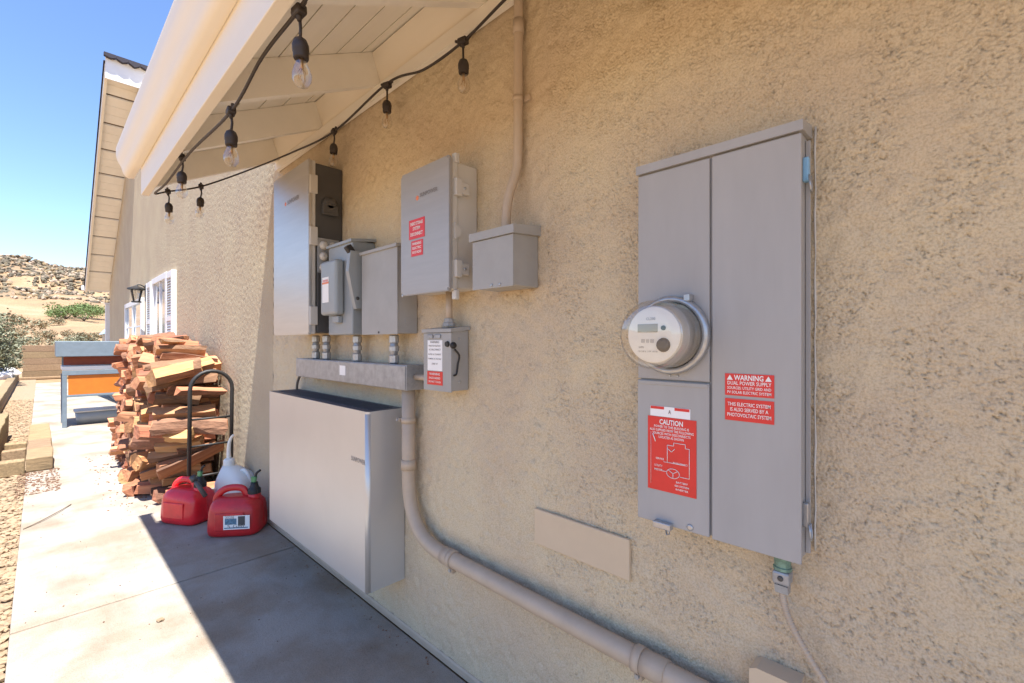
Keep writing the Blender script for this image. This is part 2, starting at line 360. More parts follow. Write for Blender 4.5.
# ------------------------------------------------------------------ walls
house = empty('stucco_house', (0, 0, 0), 'long tan stucco house wall with cream eaves, running away along the path', 'house')
def bandnoise(shape, lam, width=.35, an=(1, 1)):
    w_ = rng.standard_normal(shape); Fq = np.fft.rfft2(w_)
    fy = np.fft.fftfreq(shape[0])[:, None]*an[0]; fx = np.fft.rfftfreq(shape[1])[None]*an[1]; k = np.hypot(fy, fx)+1e-9
    G = np.exp(-(np.log(k*lam)/width)**2); o = np.fft.irfft2(Fq*G, s=shape); return o/o.std()
def gable_top(y): return np.minimum(5.76, 2.70+(15.05-y)*.673)
def field(gy, ny, nz_, L0, amp, coarse=False):
    shp = (nz_, ny); L = lambda v: max(v*L0/gy, 2.6)
    A = bandnoise(shp, L(.0115), .42, (1, 1.3)); A2 = bandnoise(shp, L(.030), .4, (1, 1.3)); Bn = bandnoise(shp, L(.010), .4)
    mask = bandnoise(shp, .20/gy, .6); C3 = bandnoise(shp, .07/gy, .5)
    br = np.clip(.62+.6*bandnoise(shp, L(.024), .5), 0, 1.3); br2 = np.clip(.1+.8*bandnoise(shp, L(.05), .5), 0, 1.2)
    msk = np.clip(.88+.26*mask, .3, 1.25)
    return amp*(-.0040*np.exp(-(A/.26)**2)*br*msk - .0024*np.exp(-(A2/.15)**2)*br2*msk + .0006*Bn*msk + .0012*C3)
def relief(H, gy, Y0, Z0, clip=False, m=None):
    nz_, ny = H.shape; YY, ZZ = np.meshgrid(Y0+np.arange(ny)*gy, Z0+np.arange(nz_)*gy)
    if clip: ZZ = np.minimum(ZZ, gable_top(YY))
    V = np.stack([-H, YY, ZZ], -1).reshape(-1, 3); idx = np.arange(nz_*ny).reshape(nz_, ny)
    F = np.stack([idx[:-1, :-1], idx[1:, :-1], idx[1:, 1:], idx[:-1, 1:]], -1).reshape(-1, 4)
    return from_arrays('stucco_wall', V, F, m or M['stucco'], house, smooth=True)
g0 = .0025; H0 = field(g0, 1593, 1109, 1, 1)
relief(H0[:, :541], g0, -.35, .03); relief(H0[::2, 540::2], g0*2, -.35+540*g0, .03)
yE = -.35+540*g0+(H0[::2, 540::2].shape[1]-1)*.005
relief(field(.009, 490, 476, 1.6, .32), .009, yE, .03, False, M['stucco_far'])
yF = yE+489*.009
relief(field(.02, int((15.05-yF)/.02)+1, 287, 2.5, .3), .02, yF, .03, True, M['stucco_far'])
# solid body behind (far wall face at x=0 beyond 3.62, with slope of the gable)
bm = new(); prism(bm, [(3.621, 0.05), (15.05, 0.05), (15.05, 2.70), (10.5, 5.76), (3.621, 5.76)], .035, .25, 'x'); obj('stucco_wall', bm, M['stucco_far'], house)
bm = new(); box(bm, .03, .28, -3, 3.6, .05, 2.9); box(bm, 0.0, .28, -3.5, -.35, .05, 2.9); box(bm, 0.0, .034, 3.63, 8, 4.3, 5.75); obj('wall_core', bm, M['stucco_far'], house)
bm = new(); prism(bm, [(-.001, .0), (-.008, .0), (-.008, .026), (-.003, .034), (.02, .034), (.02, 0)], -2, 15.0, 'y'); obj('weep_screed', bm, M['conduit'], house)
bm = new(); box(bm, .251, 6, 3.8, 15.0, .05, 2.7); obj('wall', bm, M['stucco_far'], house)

# near eave: deck boards, rafters, blocking, fascia, gutter
m_ = .5
def zd(x): return 2.815+m_*x
def zr(x): return 2.650+m_*x
YE = 3.50
XI = -.74
for i in range(6):
    xa = XI+i*.125; xb = min(xa+.119, .02)
    bm = new(); prism(bm, [(xa, zd(xa)), (xb, zd(xb)), (xb, zd(xb)+.02), (xa, zd(xa)+.02)], -2, YE, 'y'); obj('soffit_board', bm, M['cream2'], house)
bm = new(); prism(bm, [(XI-.05, zd(XI-.05)+.022), (3.6, zd(3.6)+.022), (3.6, zd(3.6)+.05), (XI-.05, zd(XI-.05)+.05)], -2, YE+.01, 'y'); obj('roof_deck', bm, M['cream2'], house)
RY = [-1.1, -.32, .48, 1.28, 2.07, 2.74]
for y in RY+[YE-.045]:
    th = .042
    bm = new(); prism(bm, [(XI, zr(XI)), (.015, zr(.015)), (.015, zd(.015)-.002), (XI, zd(XI)-.002)], y, y+th, 'y'); obj('rafter', bm, M['cream2'], house)
YS = RY+[YE-.045]
for a, b in zip(YS, YS[1:]):
    bm = new(); prism(bm, [(-.012, zr(-.012)-.01), (.03, zr(.03)-.01), (-.02, zd(-.02)-.006), (-.062, zd(-.062)-.006)], a+.043, b-.001, 'y'); obj('eave_blocking', bm, M['cream'], house)
bm = new(); prism(bm, [(-.03, 2.575), (-.006, 2.575), (-.006, 2.64), (-.03, 2.636)], -2, YE-.002, 'y'); obj('frieze_board', bm, M['cream2'], house)
bm = new(); box(bm, XI-.04, XI-.001, -2, YE+.003, 2.235, 2.555, bev=.003); obj('fascia_board', bm, M['cream'], house)
# K-style gutter, hollow
_in = [(-.782, 2.395), (-.81, 2.39), (-.824, 2.396), (-.835, 2.410), (-.841, 2.430), (-.846, 2.450), (-.856, 2.470), (-.866, 2.490), (-.870, 2.515), (-.872, 2.560)]
gp = _in+[(x+.007, z+.002) for x, z in _in[::-1][:-1]]+[(-.782, 2.402)]
bm = new(); prism(bm, gp, -2, YE+.26, 'y'); go = obj('gutter', bm, M['cream'], house)
for p in go.data.polygons: p.use_smooth = len(p.vertices) == 4
go.data.set_sharp_from_angle(angle=R(40))
bm = new(); prism(bm, _in+[(-.782, 2.560)], YE+.2605, YE+.263, 'y'); obj('gutter_end_cap', bm, M['cream'], house)
# near roof shingles: courses (real steps)
bm = new()
for k in range(9):
    x0 = -.79+k*.14; z0 = max(zd(x0)+.056, 2.556+k*.02)
    prism(bm, [(x0, z0), (x0+.30, z0+.30*m_-.006), (x0+.30, z0+.30*m_+.002), (x0, z0+.012)], -2, YE+.02, 'y')
obj('shingle_course', bm, M['shingle'], house)
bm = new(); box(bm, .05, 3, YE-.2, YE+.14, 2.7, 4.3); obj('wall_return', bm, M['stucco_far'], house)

# far rake: sloping boards seen from below
SL = .68
def zrk(y): return 2.72+(15.05-y)*SL     # soffit height
ov = -.40
yb = 15.10; i = 0
while yb > 10.5:
    wd_ = .145; gp_ = .045 if i % 3 == 2 else .006
    ya = yb-wd_
    bm = new(); prism(bm, [(ya, zrk(ya)), (yb, zrk(yb)), (yb, zrk(yb)+.025), (ya, zrk(ya)+.025)], ov, .02, 'x')
    obj('rake_soffit_board', bm, M['cream2'], house); yb = ya-gp_; i += 1
bm = new(); prism(bm, [(10.35, zrk(10.35)+.028), (15.1, zrk(15.1)+.028), (15.1, zrk(15.1)+.029), (10.35, zrk(10.35)+.029)], ov+.01, -.002, 'x'); obj('soffit_gap_shade', bm, M['bark2'], house)  # thin dark sheet: shade between the soffit boards put into its colour
bm = new(); prism(bm, [(10.33, zrk(10.33)-.07), (15.2, zrk(15.2)-.07), (15.2, zrk(15.2)+.12), (10.33, zrk(10.33)+.12)], ov-.04, ov-.001, 'x'); obj('rake_board', bm, M['cream'], house)
bm = new(); prism(bm, [(10.33, zrk(10.33)+.035), (15.25, zrk(15.25)+.035), (15.25, zrk(15.25)+.055), (10.33, zrk(10.33)+.055)], ov, 3, 'x'); obj('roof_deck', bm, M['cream2'], house)
for k in range(24):
    y = 10.3+k*.205
    bm = new(); prism(bm, [(y, zrk(y)+.125), (y+.24, zrk(y+.24)+.125), (y+.24, zrk(y+.24)+.145), (y, zrk(y)+.138)], ov-.06, 3, 'x'); obj('shingle_course', bm, M['shingle'], house)
bm = new(); box(bm, ov-.035, 2.5, 10.28, 10.32, zrk(10.3)-.16, zrk(10.3)+.20); obj('fascia_board', bm, M['whitewood'], house)
for k in range(10):      # ragged shingle tabs hanging over the high fascia
    x = ov-.06+k*.16
    bm = new(); prism(bm, [(x, zrk(10.3)+.24), (x+.156, zrk(10.3)+.24), (x+.156, zrk(10.3)+.19), (x+.08, zrk(10.3)+.165-.012*(k % 3)), (x, zrk(10.3)+.19)], 10.20, 10.27, 'y'); obj('ridge_shingle', bm, M['shingle'], house)
bm = new(); box(bm, ov-.1, 1.5, 15.26, 15.38, zrk(15.2)-.02, zrk(15.2)+.11, bev=.02); obj('gutter', bm, M['whitewood'], house)

# ------------------------------------------------------------------ openings on the far wall
def shutter(y0, y1, z0, z1, label):
    t = empty('shutter', (0, (y0+y1)/2, z0), label, 'shutter', 'white window shutters')
    for a, b in ((y0, y0+.05), (y1-.05, y1)):
        bm = new(); box(bm, -.055, -.001, a, b, z0, z1, bev=.003); obj('stile', bm, M['whitewood'], t)
    for a, b in ((z0, z0+.08), ((z0+z1)/2-.03, (z0+z1)/2+.03), (z1-.08, z1)):
        bm = new(); box(bm, -.053, -.002, y0+.051, y1-.051, a, b, bev=.002); obj('rail', bm, M['whitewood'], t)
    bm = new(); zz_ = z0+.1
    while zz_ < z1-.1:
        prism(bm, [(-.05, zz_), (-.02, zz_+.035), (-.014, zz_+.035), (-.044, zz_)], y0+.051, y1-.051, 'y'); zz_ += .034
    obj('louvre', bm, M['whitewood'], t)['kind'] = 'stuff'
shutter(7.06, 7.46, 1.05, 2.26, 'white louvred shutter on the wall, on the near side of the window')
shutter(8.66, 9.06, 1.05, 2.26, 'white louvred shutter on the wall, on the far side beside the lantern')
t = empty('window', (0, 8.06, 1.02), 'white framed window between two shutters above the firewood', 'window')
for nm, a in (('frame', (-.045, -.001, 7.50, 7.57, 1.02, 2.28)), ('frame', (-.045, -.001, 8.55, 8.62, 1.02, 2.28)), ('frame', (-.045, -.001, 7.571, 8.549, 2.20, 2.281)), ('sill', (-.12, -.001, 7.48, 8.64, .98, 1.019)), ('mullion', (-.03, -.003, 8.04, 8.08, 1.02, 2.199))):
    bm = new(); box(bm, *a, bev=.003); obj(nm, bm, M['whitewood'], t)
for a, b in ((7.572, 8.039), (8.081, 8.548)):
    bm = new(); box(bm, -.015, -.004, a, b, 1.021, 2.199); obj('pane', bm, M['pane'], t)
t = empty('glass_door', (0, 10.6, 0), 'white framed glazed door beyond the lantern, far along the wall', 'door')
for nm, a in (('frame', (-.05, -.001, 9.6, 9.68, 0, 2.08)), ('frame', (-.05, -.001, 11.6, 11.72, 0, 2.08)), ('frame', (-.05, -.001, 9.681, 11.599, 2.0, 2.081)), ('frame', (-.045, -.002, 10.62, 10.72, 0, 1.999))):
    bm = new(); box(bm, *a, bev=.003); obj(nm, bm, M['whitewood'], t)
for a, b in ((9.681, 10.619), (10.721, 11.599)):
    bm = new(); box(bm, -.02, -.004, a, b, .1, 1.999); obj('pane', bm, M['pane'], t)
    for k in range(1, 5):
        bm = new(); box(bm, -.032, -.0205, a, b, .1+k*.38-.012, .1+k*.38+.012); obj('glazing_bar', bm, M['whitewood'], t)
t = empty('wall_lantern', (0, 9.3, 2.0), 'black wall lantern with glass sides between shutter and glazed door', 'lantern')
bm = new(); box(bm, -.035, -.001, 9.22, 9.34, 2.00, 2.26, bev=.005); obj('wall_plate', bm, M['black'], t)
bm = new(); tube(bm, bez((-.02, 9.3, 2.2), (-.07, 9.3, 2.27), (-.13, 9.3, 2.27), (-.14, 9.3, 2.24)), .009, 8); obj('arm', bm, M['black'], t)
bm = new(); lathe(bm, [(.012, .25), (.03, .235), (.115, .20), (.12, .18), (.10, .172)], (-.14, 9.3, 2.0), 'z', 8, False); obj('cap', bm, M['black'], t)
bm = new(); lathe(bm, [(.065, 0), (.065, .02)], (-.14, 9.3, 1.975), 'z', 8, False)
for k in range(4):
    a = math.pi/4+k*math.pi/2; c, s = math.cos(a), math.sin(a)
    tube(bm, [(-.14+.045*c, 9.3+.045*s, 1.985), (-.14+.09*c, 9.3+.09*s, 2.18)], .009, 6)
obj('cage', bm, M['black'], t)
bm = new(); lathe(bm, [(.042, 0), (.078, .18)], (-.14, 9.3, 1.993), 'z', 4, False); obj('glass', bm, M['bulbglass'], t)
t = empty('fence_post', (0, 15.5, 0), 'white post standing just past the far corner of the house', 'post')
bm = new(); box(bm, -.05, .05, 15.45, 15.55, -.02, 2.3, bev=.008); obj('shaft', bm, M['whitewood'], t)
bm = new(); box(bm, -.065, .065, 15.435, 15.565, 2.301, 2.34, bev=.008); obj('post_cap', bm, M['whitewood'], t)

# ------------------------------------------------------------------ electrical equipment
def screw(par, x, y, z, r=.006, m=None, nm='screw', ax='-x'):
    bm = new(); lathe(bm, [(r, 0), (r, .002), (r*.6, .0035)], (x, y, z), ax, 10); return obj(nm, bm, m or M['zinc'], par)
def sticker(par, x, y0, y1, z0, z1, m, lines=(), tm=None, nm='sticker', frame=False, label=None):
    bm = new(); box(bm, x-.0012, x, y0, y1, z0, z1); s = obj(nm, bm, m, par)
    if label: s['label'] = label
    if lines:
        bm = new()
        for (txt, size, yc, zc, wd) in lines: text_bm(bm, txt, size, (x-.0020, yc, zc), width=wd, bold=size*(.022 if size > .0135 else .008))
        obj('lettering', bm, tm or M['white'], s)
    return s

# --- main meter panel
PX = -.075
pY0, pYm, pY1 = .240, .428, .620; pZ0, pZ1 = .888, 1.829
t = empty('meter_panel', (0, .42, pZ0), 'tall grey two-door electrical service panel with round meter and red stickers', 'electrical panel')
bm = new(); box(bm, PX+.004, -.001, pY0+.004, pY1-.004, pZ0+.004, pZ1-.02, bev=.002); obj('enclosure', bm, M['gray_paint'], t)
bm = new(); prism(bm, [(PX-.010, pZ1-.024), (-.001, pZ1-.019), (-.001, pZ1+.010), (PX-.010, pZ1-.002)], pY0-.004, pY1+.003, 'y'); obj('top_cap', bm, M['gray_paint'], t)
bm = new(); box(bm, PX-.006, PX+.003, pY0, pYm-.003, pZ0, pZ1-.028, bev=.0025); d = obj('breaker_door', bm, M['gray_paint'], t)
bm = new(); box(bm, PX-.004, PX+.003, pYm+.003, pY1, 1.262, pZ1-.028, bev=.002); obj('meter_cover', bm, M['gray_paint'], t)
bm = new(); box(bm, PX-.007, PX+.003, pYm+.003, pY1, pZ0+.002, 1.259, bev=.0025); obj('lower_door', bm, M['gray_paint'], t)
bm = new(); box(bm, PX-.010, PX-.0065, pYm+.006, pY1-.004, 1.248, 1.257, bev=.001); obj('door_lip', bm, M['gray_paint'], t)
# side flange with edges & hinge seam
bm = new(); box(bm, -.030, -.024, pY0-.006, pY0+.003, pZ0+.01, pZ1-.03, bev=.001); obj('side_flange', bm, M['gray_paint'], t)
for zc, tape in ((1.735, True), (.99, False)):
    bm = new(); box(bm, -.052, -.036, pY0-.007, pY0+.004, zc-.03, zc+.022, bev=.002); lt = obj('latch', bm, M['blue_tape'] if tape else M['zinc'], t)
    bm = new(); tube(bm, [(-.045, pY0-.010, zc-.02), (-.045, pY0-.012, zc-.045), (-.05, pY0-.012, zc-.055), (-.058, pY0-.012, zc-.05), (-.058, pY0-.01, zc-.02)], .0022, 8); obj('hasp', bm, M['zinc'], lt)
bm = new(); tube(bm, [(-.003, pY0-.010+.001*math.sin(k*2.1), pZ0+.01+k*.0468) for k in range(21)], [.0018+.0006*math.sin(k*1.7) for k in range(21)], 8); obj('sealant_bead', bm, M['beige_box'], t)
# meter
mY, mZ = .524, 1.376
bm = new()
lathe(bm, [(.094, 0), (.098, .006), (.098, .018), (.094, .024), (.084, .024), (.084, 0)], (PX-.004, mY, mZ), '-x', 48)
obj('meter_ring', bm, M['zinc'], t)
bm = new(); box(bm, PX-.030, PX-.006, mY-.055, mY-.04, mZ+.082, mZ+.10, bev=.002, T=None); obj('ring_clamp', bm, M['zinc'], t)
bm = new(); lathe(bm, [(.080, .0), (.080, .02), (.072, .026), (.070, .09), (.068, .094), (.0, .094)], (PX-.006, mY, mZ), '-x', 48); mb = obj('meter_body', bm, M['meter_side'], t)
bm = new(); lathe(bm, [(.067, .0945), (.067, .0995), (.065, .1002), (.0, .1002)], (PX-.006, mY, mZ), '-x', 48); obj('dial_plate', bm, M['meter_face'], mb)
bm = new(); lathe(bm, [(.083, .024), (.0815, .105), (.081, .113), (.075, .122), (.055, .1255), (.0, .126)], (PX-.006, mY, mZ), '-x', 48); obj('meter_glass', bm, M['meterglass'], t)
xf = PX-.1062
bm = new(); box(bm, xf-.0015, xf, mY-.012, mY+.040, mZ+.006, mZ+.026, bev=.0005); obj('display', bm, M['lcd'], mb)
bm = new(); lathe(bm, [(.017, 0), (.015, .006), (.007, .0065)], (xf, mY-.026, mZ-.024), '-x', 20); obj('optical_port', bm, M['dark_gray'], mb)
bm = new(); lathe(bm, [(.006, 0), (.005, .004)], (xf, mY-.026, mZ+.016), '-x', 14); obj('button', bm, M['black'], mb)
bm = new(); text_bm(bm, '|||| ||| ||||', .010, (xf-.001, mY+.014, mZ-.014)); text_bm(bm, 'kWh', .007, (xf-.001, mY+.03, mZ-.030)); text_bm(bm, '120 240 V  3 W  60 Hz', .0055, (xf-.001, mY+.014, mZ-.040)); text_bm(bm, 'CL200', .009, (xf-.001, mY+.006, mZ+.038)); obj('lettering', bm, M['grayprint'], mb)
# stickers on the panel
x = PX-.0063
W_ = .084
sticker(t, x, .291, .394, 1.2355, 1.286, M['red'], [('WARNING', .0165, .3425, 1.2765, .062), ('DUAL POWER SUPPLY', .012, .3425, 1.2640, .092), ('SOURCES: UTILITY GRID AND', .009, .3425, 1.2530, .092), ('PV SOLAR ELECTRIC SYSTEM', .009, .3425, 1.2430, .092)], label='upper red warning sticker')
s2 = [o for o in t.children if o.name.startswith('sticker')][-1]
for yc in (.383, .302):
    bm = new(); prism(bm, [(yc+.0065, 1.2715), (yc-.0065, 1.2715), (yc, 1.283)], x-.0024, x-.0014, 'x'); obj('warning_triangle', bm, M['white'], s2)
sticker(t, x, .291, .394, 1.178, 1.2285, M['red'], [('THIS ELECTRIC SYSTEM', .0115, .3425, 1.2155, .090), ('IS ALSO SERVED BY A', .0115, .3425, 1.2035, .080), ('PHOTOVOLTAIC SYSTEM', .0115, .3425, 1.1910, .092)], label='lower red sticker naming the solar system')
x = PX-.0073
cy0, cy1, cz0, cz1 = .461, .589, .976, 1.166
cm = (cy0+cy1)/2
sticker(t, x, .476, .582, cz1+.001, cz1+.027, M['white'], [('A', .014, .529, cz1+.014, .007)], tm=M['grayprint'], nm='white_sticker')
for a, b in ((.478, .516), (.544, .581)):
    bm = new(); box(bm, x-.0018, x-.0013, a, b, cz1+.0195, cz1+.0265); obj('red_header', bm, M['red'], t)
s = sticker(t, x, cy0, cy1, cz0, cz1, M['red'], [('CAUTION', .018, cm, cz1-.013, .062), ('POWER TO THIS BUILDING IS', .0088, cm, cz1-.025, .092), ('ALSO SUPPLIED FROM THE FOLLOWING', .0088, cm, cz1-.034, .116), ('SOURCES WITH DISCONNECTS', .0088, cm, cz1-.043, .10), ('LOCATED AS SHOWN', .0088, cm, cz1-.052, .066),
      ('SERVICE', .007, cm+.030, 1.058, .022), ('UTILITY', .007, cm+.034, 1.040, .022), ('METER', .007, cm+.034, 1.029, .022), ('PV DISCONNECT', .0065, cm-.024, 1.053, .038), ('BATTERY', .0065, cm-.028, 1.006, .030), ('ESS SYSTEM', .0065, cm-.028, .997, .036), ('INVERTER', .0065, cm-.028, .988, .032)], label='large red caution sticker with a site diagram')
bm = new()
def ln(pts, r=.0008):
    for a, b in zip(pts, pts[1:]): tube(bm, [(x-.002, a[0]+.010, a[1]+.036), (x-.002, b[0]+.010, b[1]+.036)], r, 4)
ln([(.525, 1.060), (.525, 1.016)]); ln([(.525, 1.060), (.508, 1.060), (.508, 1.068), (.478, 1.068), (.478, 1.058), (.468, 1.058), (.468, .985), (.492, .985)])
ln([(.525, 1.052), (.514, 1.044), (.505, 1.053)]); ln([(.535, 1.016), (.48, 1.016)]); ln([(.54, .992), (.528, .992)])
cc = [(.510+.017*math.cos(a*math.pi/8), .990+.012*math.sin(a*math.pi/8)) for a in range(17)]; ln(cc); ln([(.510, .990), (.497, .998)]); ln([(.510, .990), (.523, .998)]); ln([(.510, .990), (.51, .978)])
ln([(.570, 1.09), (.570, .955)], .0004); ln([(.565, 1.085), (.557, 1.065)], .0014)
obj('diagram', bm, M['white'], s)['kind'] = 'stuff'
bm = new(); box(bm, PX-.026, PX-.006, .520, .567, pZ0-.004, pZ0+.012, bev=.002); hp = obj('door_hasp', bm, M['zinc'], t)
bm = new(); tube(bm, [(PX-.022, .527, pZ0), (PX-.022, .523, pZ0-.012), (PX-.02, .531, pZ0-.016), (PX-.018, .535, pZ0-.004)], .002, 6); obj('wire_seal', bm, M['zinc'], hp)
screw(t, PX-.007, .477, pZ0+.014, .008)
screw(t, PX-.004, .51, 1.273, .003); screw(t, PX-.004, .53, 1.273, .003)
# bonding connector below + flexible whip
t = empty('ground_clamp', (-.04, .285, pZ0-.07), 'green and silver cable connector under the right edge of the meter panel', 'connector')
bm = new(); lathe(bm, [(.019, 0), (.019, -.012), (.0165, -.014), (.0165, -.028), (.019, -.03), (.019, -.036)], (-.04, .285, pZ0-.001), 'z', 10, False); obj('locknut', bm, M['green_screw'], t)
bm = new(); box(bm, -.058, -.022, .268, .302, pZ0-.068, pZ0-.038, bev=.005); obj('clamp_body', bm, M['galv'], t)
screw(t, -.058, .285, pZ0-.052, .006, M['dark_gray'])
bm = new(); prism(bm, [(-.055, pZ0-.069), (-.025, pZ0-.069), (-.03, pZ0-.088), (-.05, pZ0-.088)], .272, .298, 'y'); obj('clamp_jaw', bm, M['galv'], t)
pts = bez((-.04, .285, pZ0-.088), (-.04, .285, pZ0-.14), (-.035, .25, pZ0-.20), (-.03, .165, pZ0-.31), 110)
bm = new(); tube(bm, pts, [.0060+.0020*(i % 3 == 0) for i in range(len(pts))], 10)
tag(obj('armored_cable', bm, M['conduit'], base=pts[-1]), 'tan spiral armoured cable hanging from the connector below the meter panel', 'cable')
bm = new(); prism(bm, [(.25, .45), (.352, .45), (.350, .604), (.335, .612), (.25, .612)], -.055, -.001, 'x'); tag(obj('painted_box', bm, M['tanpaint'], base=(0, .36, .46)), 'tan painted box low on the wall at the bottom edge below the meter panel', 'junction box')

# --- blank painted cover plate
def P(px, py, X):
    u = (px-512)/460; dx = .698*u+.716; dy = -.716*u+.698; tt = (X+1.2)/dx; return tt*dy, 1.36-tt*(py-342)/460
bm = new(); box(bm, -.014, -.001, .684, 1.050, .667, .787, bev=.003)
tag(obj('blank_cover_plate', bm, M['tanpaint'], base=(0, .86, .667)), 'smooth tan rectangular blank cover on the stucco above the sloping conduit', 'cover plate')

# --- big conduit
r = .030; cx = -.052
pts = [(cx, 1.764, 1.146), (cx, 1.764, .80)]+bez((cx, 1.764, .78), (cx, 1.764, .60), (cx, 1.70, .50), (cx, 1.52, .492), 18)+[(cx, 1.0, .489), (cx, -.6, .480)]
t = empty('wall_conduit', (cx, 1.764, .48), 'thick tan painted conduit dropping from the metal wireway and bending along the wall', 'conduit')
bm = new(); tube(bm, pts, r, 20); obj('pipe', bm, M['conduit'], t)
for (p, q) in (((cx, 1.764, .835), (cx, 1.764, .79)), ((cx, 1.50, .4925), (cx, 1.44, .492)), ((cx, .62, .4875), (cx, .55, .487))):
    bm = new(); tube(bm, [p, q], r+.004, 20); obj('coupling', bm, M['conduit'], t)
for (y, z, v) in ((1.764, 1.01, True), (1.45, .492, False), (.63, .488, False)):
    bm = new()
    if v:
        tube(bm, [(cx, y, z-.012), (cx, y, z+.012)], r+.003, 20); box(bm, -.03, -.002, y+.02, y+.075, z-.012, z+.012, bev=.002)
        box(bm, cx-.03, cx-.01, y+.03, y+.05, z-.008, z+.008, bev=.002)
    else:
        tube(bm, [(cx, y-.012, z), (cx, y+.012, z)], r+.0055, 20); box(bm, cx-.012, cx+.01, y-.012, y+.012, z-r-.022, z-r, bev=.002)
    sp = obj('pipe_strap', bm, M['conduit'], t); bm = new(); lathe(bm, [(.007, 0), (.007, .006)], (cx-.03 if v else cx-.012, y+.04 if v else y, z if v else z-r-.010), '-x', 6, False); obj('strap_bolt', bm, M['zinc'], sp)

# --- metal wireway
t = empty('wireway', (0, 2.3, 1.147), 'long galvanised metal wiring trough below the row of enclosures', 'wiring trough')
bm = new(); box(bm, -.097, -.001, 1.712, 2.93, 1.147, 1.257, bev=.002); obj('trough', bm, M['galv'], t)
bm = new(); box(bm, -.101, -.0975, 1.716, 2.926, 1.151, 1.253, bev=.001); obj('cover', bm, M['galv'], t)
sticker(t, -.1012, 2.27, 2.335, 1.185, 1.235, M['white'])
def nipple(y, z0, z1, x, label, r=.021):
    t = empty('conduit_nipple', (x, y, z0), label, 'conduit fitting', 'short conduit fittings above the wiring trough')
    bm = new(); tube(bm, [(x, y, z0), (x, y, z1)], r*.86, 14); obj('pipe', bm, M['galv'], t)
    h = z1-z0
    for a, b in ((.02, .30), (.42, .62), (.72, .98)):
        bm = new(); lathe(bm, [(r, z0+h*a), (r*1.12, z0+h*a+.003), (r*1.12, z0+h*b-.003), (r, z0+h*b)], (x, y, 0), 'z', 10, False); obj('coupling_nut', bm, M['zinc'], t)
nipple(2.745, 1.2575, 1.396, -.055, 'silver conduit fitting at far left of the wiring trough under the tall cabinet')
nipple(2.60, 1.2575, 1.396, -.055, 'silver conduit fitting under the near edge of the tall cabinet')
nipple(2.235, 1.2575, 1.391, -.055, 'silver conduit fitting below the switch with the handle')
nipple(1.88, 1.2575, 1.391, -.055, 'silver conduit fitting below the plain grey box')

# --- tall cabinet
def cabinet(t, y0, y1, z0, z1, xb, xd, body, door, dark_top=False):
    """body from wall to xb, overlapping door to xd with rounded corners"""
    bm = new(); box(bm, xb, -.002, y0+.012, y1-.012, z0+.012, z1-.012, bev=.006, seg=3); obj('enclosure', bm, body, t)
    bm = new(); box(bm, xd+.016, xb-.001, y0+.004, y1-.004, z0+.004, z1-.004, bev=.006, seg=3); obj('gasket_flange', bm, M['beige_box'], t)
    b2 = bmesh.new(); bmesh.ops.create_cube(b2, size=1)
    for v in b2.verts: v.co = Vector((xd+(v.co.x+.5)*.015, y0+(v.co.y+.5)*(y1-y0), z0+(v.co.z+.5)*(z1-z0)))
    e = [k for k in b2.edges if abs((k.verts[0].co-k.verts[1].co).x) > .01]
    bmesh.ops.bevel(b2, geom=e, offset=.009, segments=4, affect='EDGES')
    e = [k for k in b2.edges if k.is_boundary is False and all(v.co.x < xd+.001 for v in k.verts)]
    bmesh.ops.bevel(b2, geom=e, offset=.003, segments=2, affect='EDGES')
    bm = new(); merge(bm, b2); dd = obj('door', bm, door, t); return dd
t = empty('tall_cabinet', (0, 2.75, 1.4), 'tall narrow stainless-doored cabinet, farthest along the wall of the enclosures', 'cabinet')
dd = cabinet(t, 2.50, 3.03, 1.397, 2.345, -.155, -.195, M['dark_gray'], M['steel'])
bm = new(); text_bm(bm, 'SUNPOWER', .034, (-.1965, 2.72, 2.165), bold=.0004, width=.17); obj('lettering', bm, M['grayprint'], dd)
bm = new(); lathe(bm, [(.012, 0), (.011, .0008)], (-.1952, 2.835, 2.165), '-x', 16); obj('logo', bm, M['orange_dot'], dd)
for z in (2.21, 1.93, 1.50):
    bm = new(); box(bm, -.192, -.150, 2.490, 2.506, z-.05, z+.05, bev=.004); obj('latch', bm, M['beige_box'], t)
bm = new(); lathe(bm, [(.045, 0), (.045, .004), (.040, .022), (.02, .026)], (-.08, 2.512, 2.115), '-y', 24)
box(bm, -.126, -.034, 2.486, 2.511, 2.055, 2.115, bev=.006); obj('side_vent_hood', bm, M['dark_gray'], t)
bm = new(); box(bm, -.150, -.02, 2.500, 2.5115, 1.41, 1.90, bev=.004); obj('side_plate', bm, M['dark_gray'], t)
for z in (1.885, 1.825, 1.765):
    bm = new(); lathe(bm, [(.022, 0), (.024, .01), (.018, .022), (.010, .028)], (-.118, 2.4995, z), '-y', 16); obj('side_knob', bm, M['beige_box'], t)
    bm = new(); lathe(bm, [(.014, 0), (.014, .012)], (-.07, 2.4995, z+.01), '-y', 12); obj('cable_gland', bm, M['beige_box'], t)
bm = new(); box(bm, -.150, -.03, 2.495, 2.499, 1.735, 1.925, bev=.002); obj('gland_plate', bm, M['galv'], t)

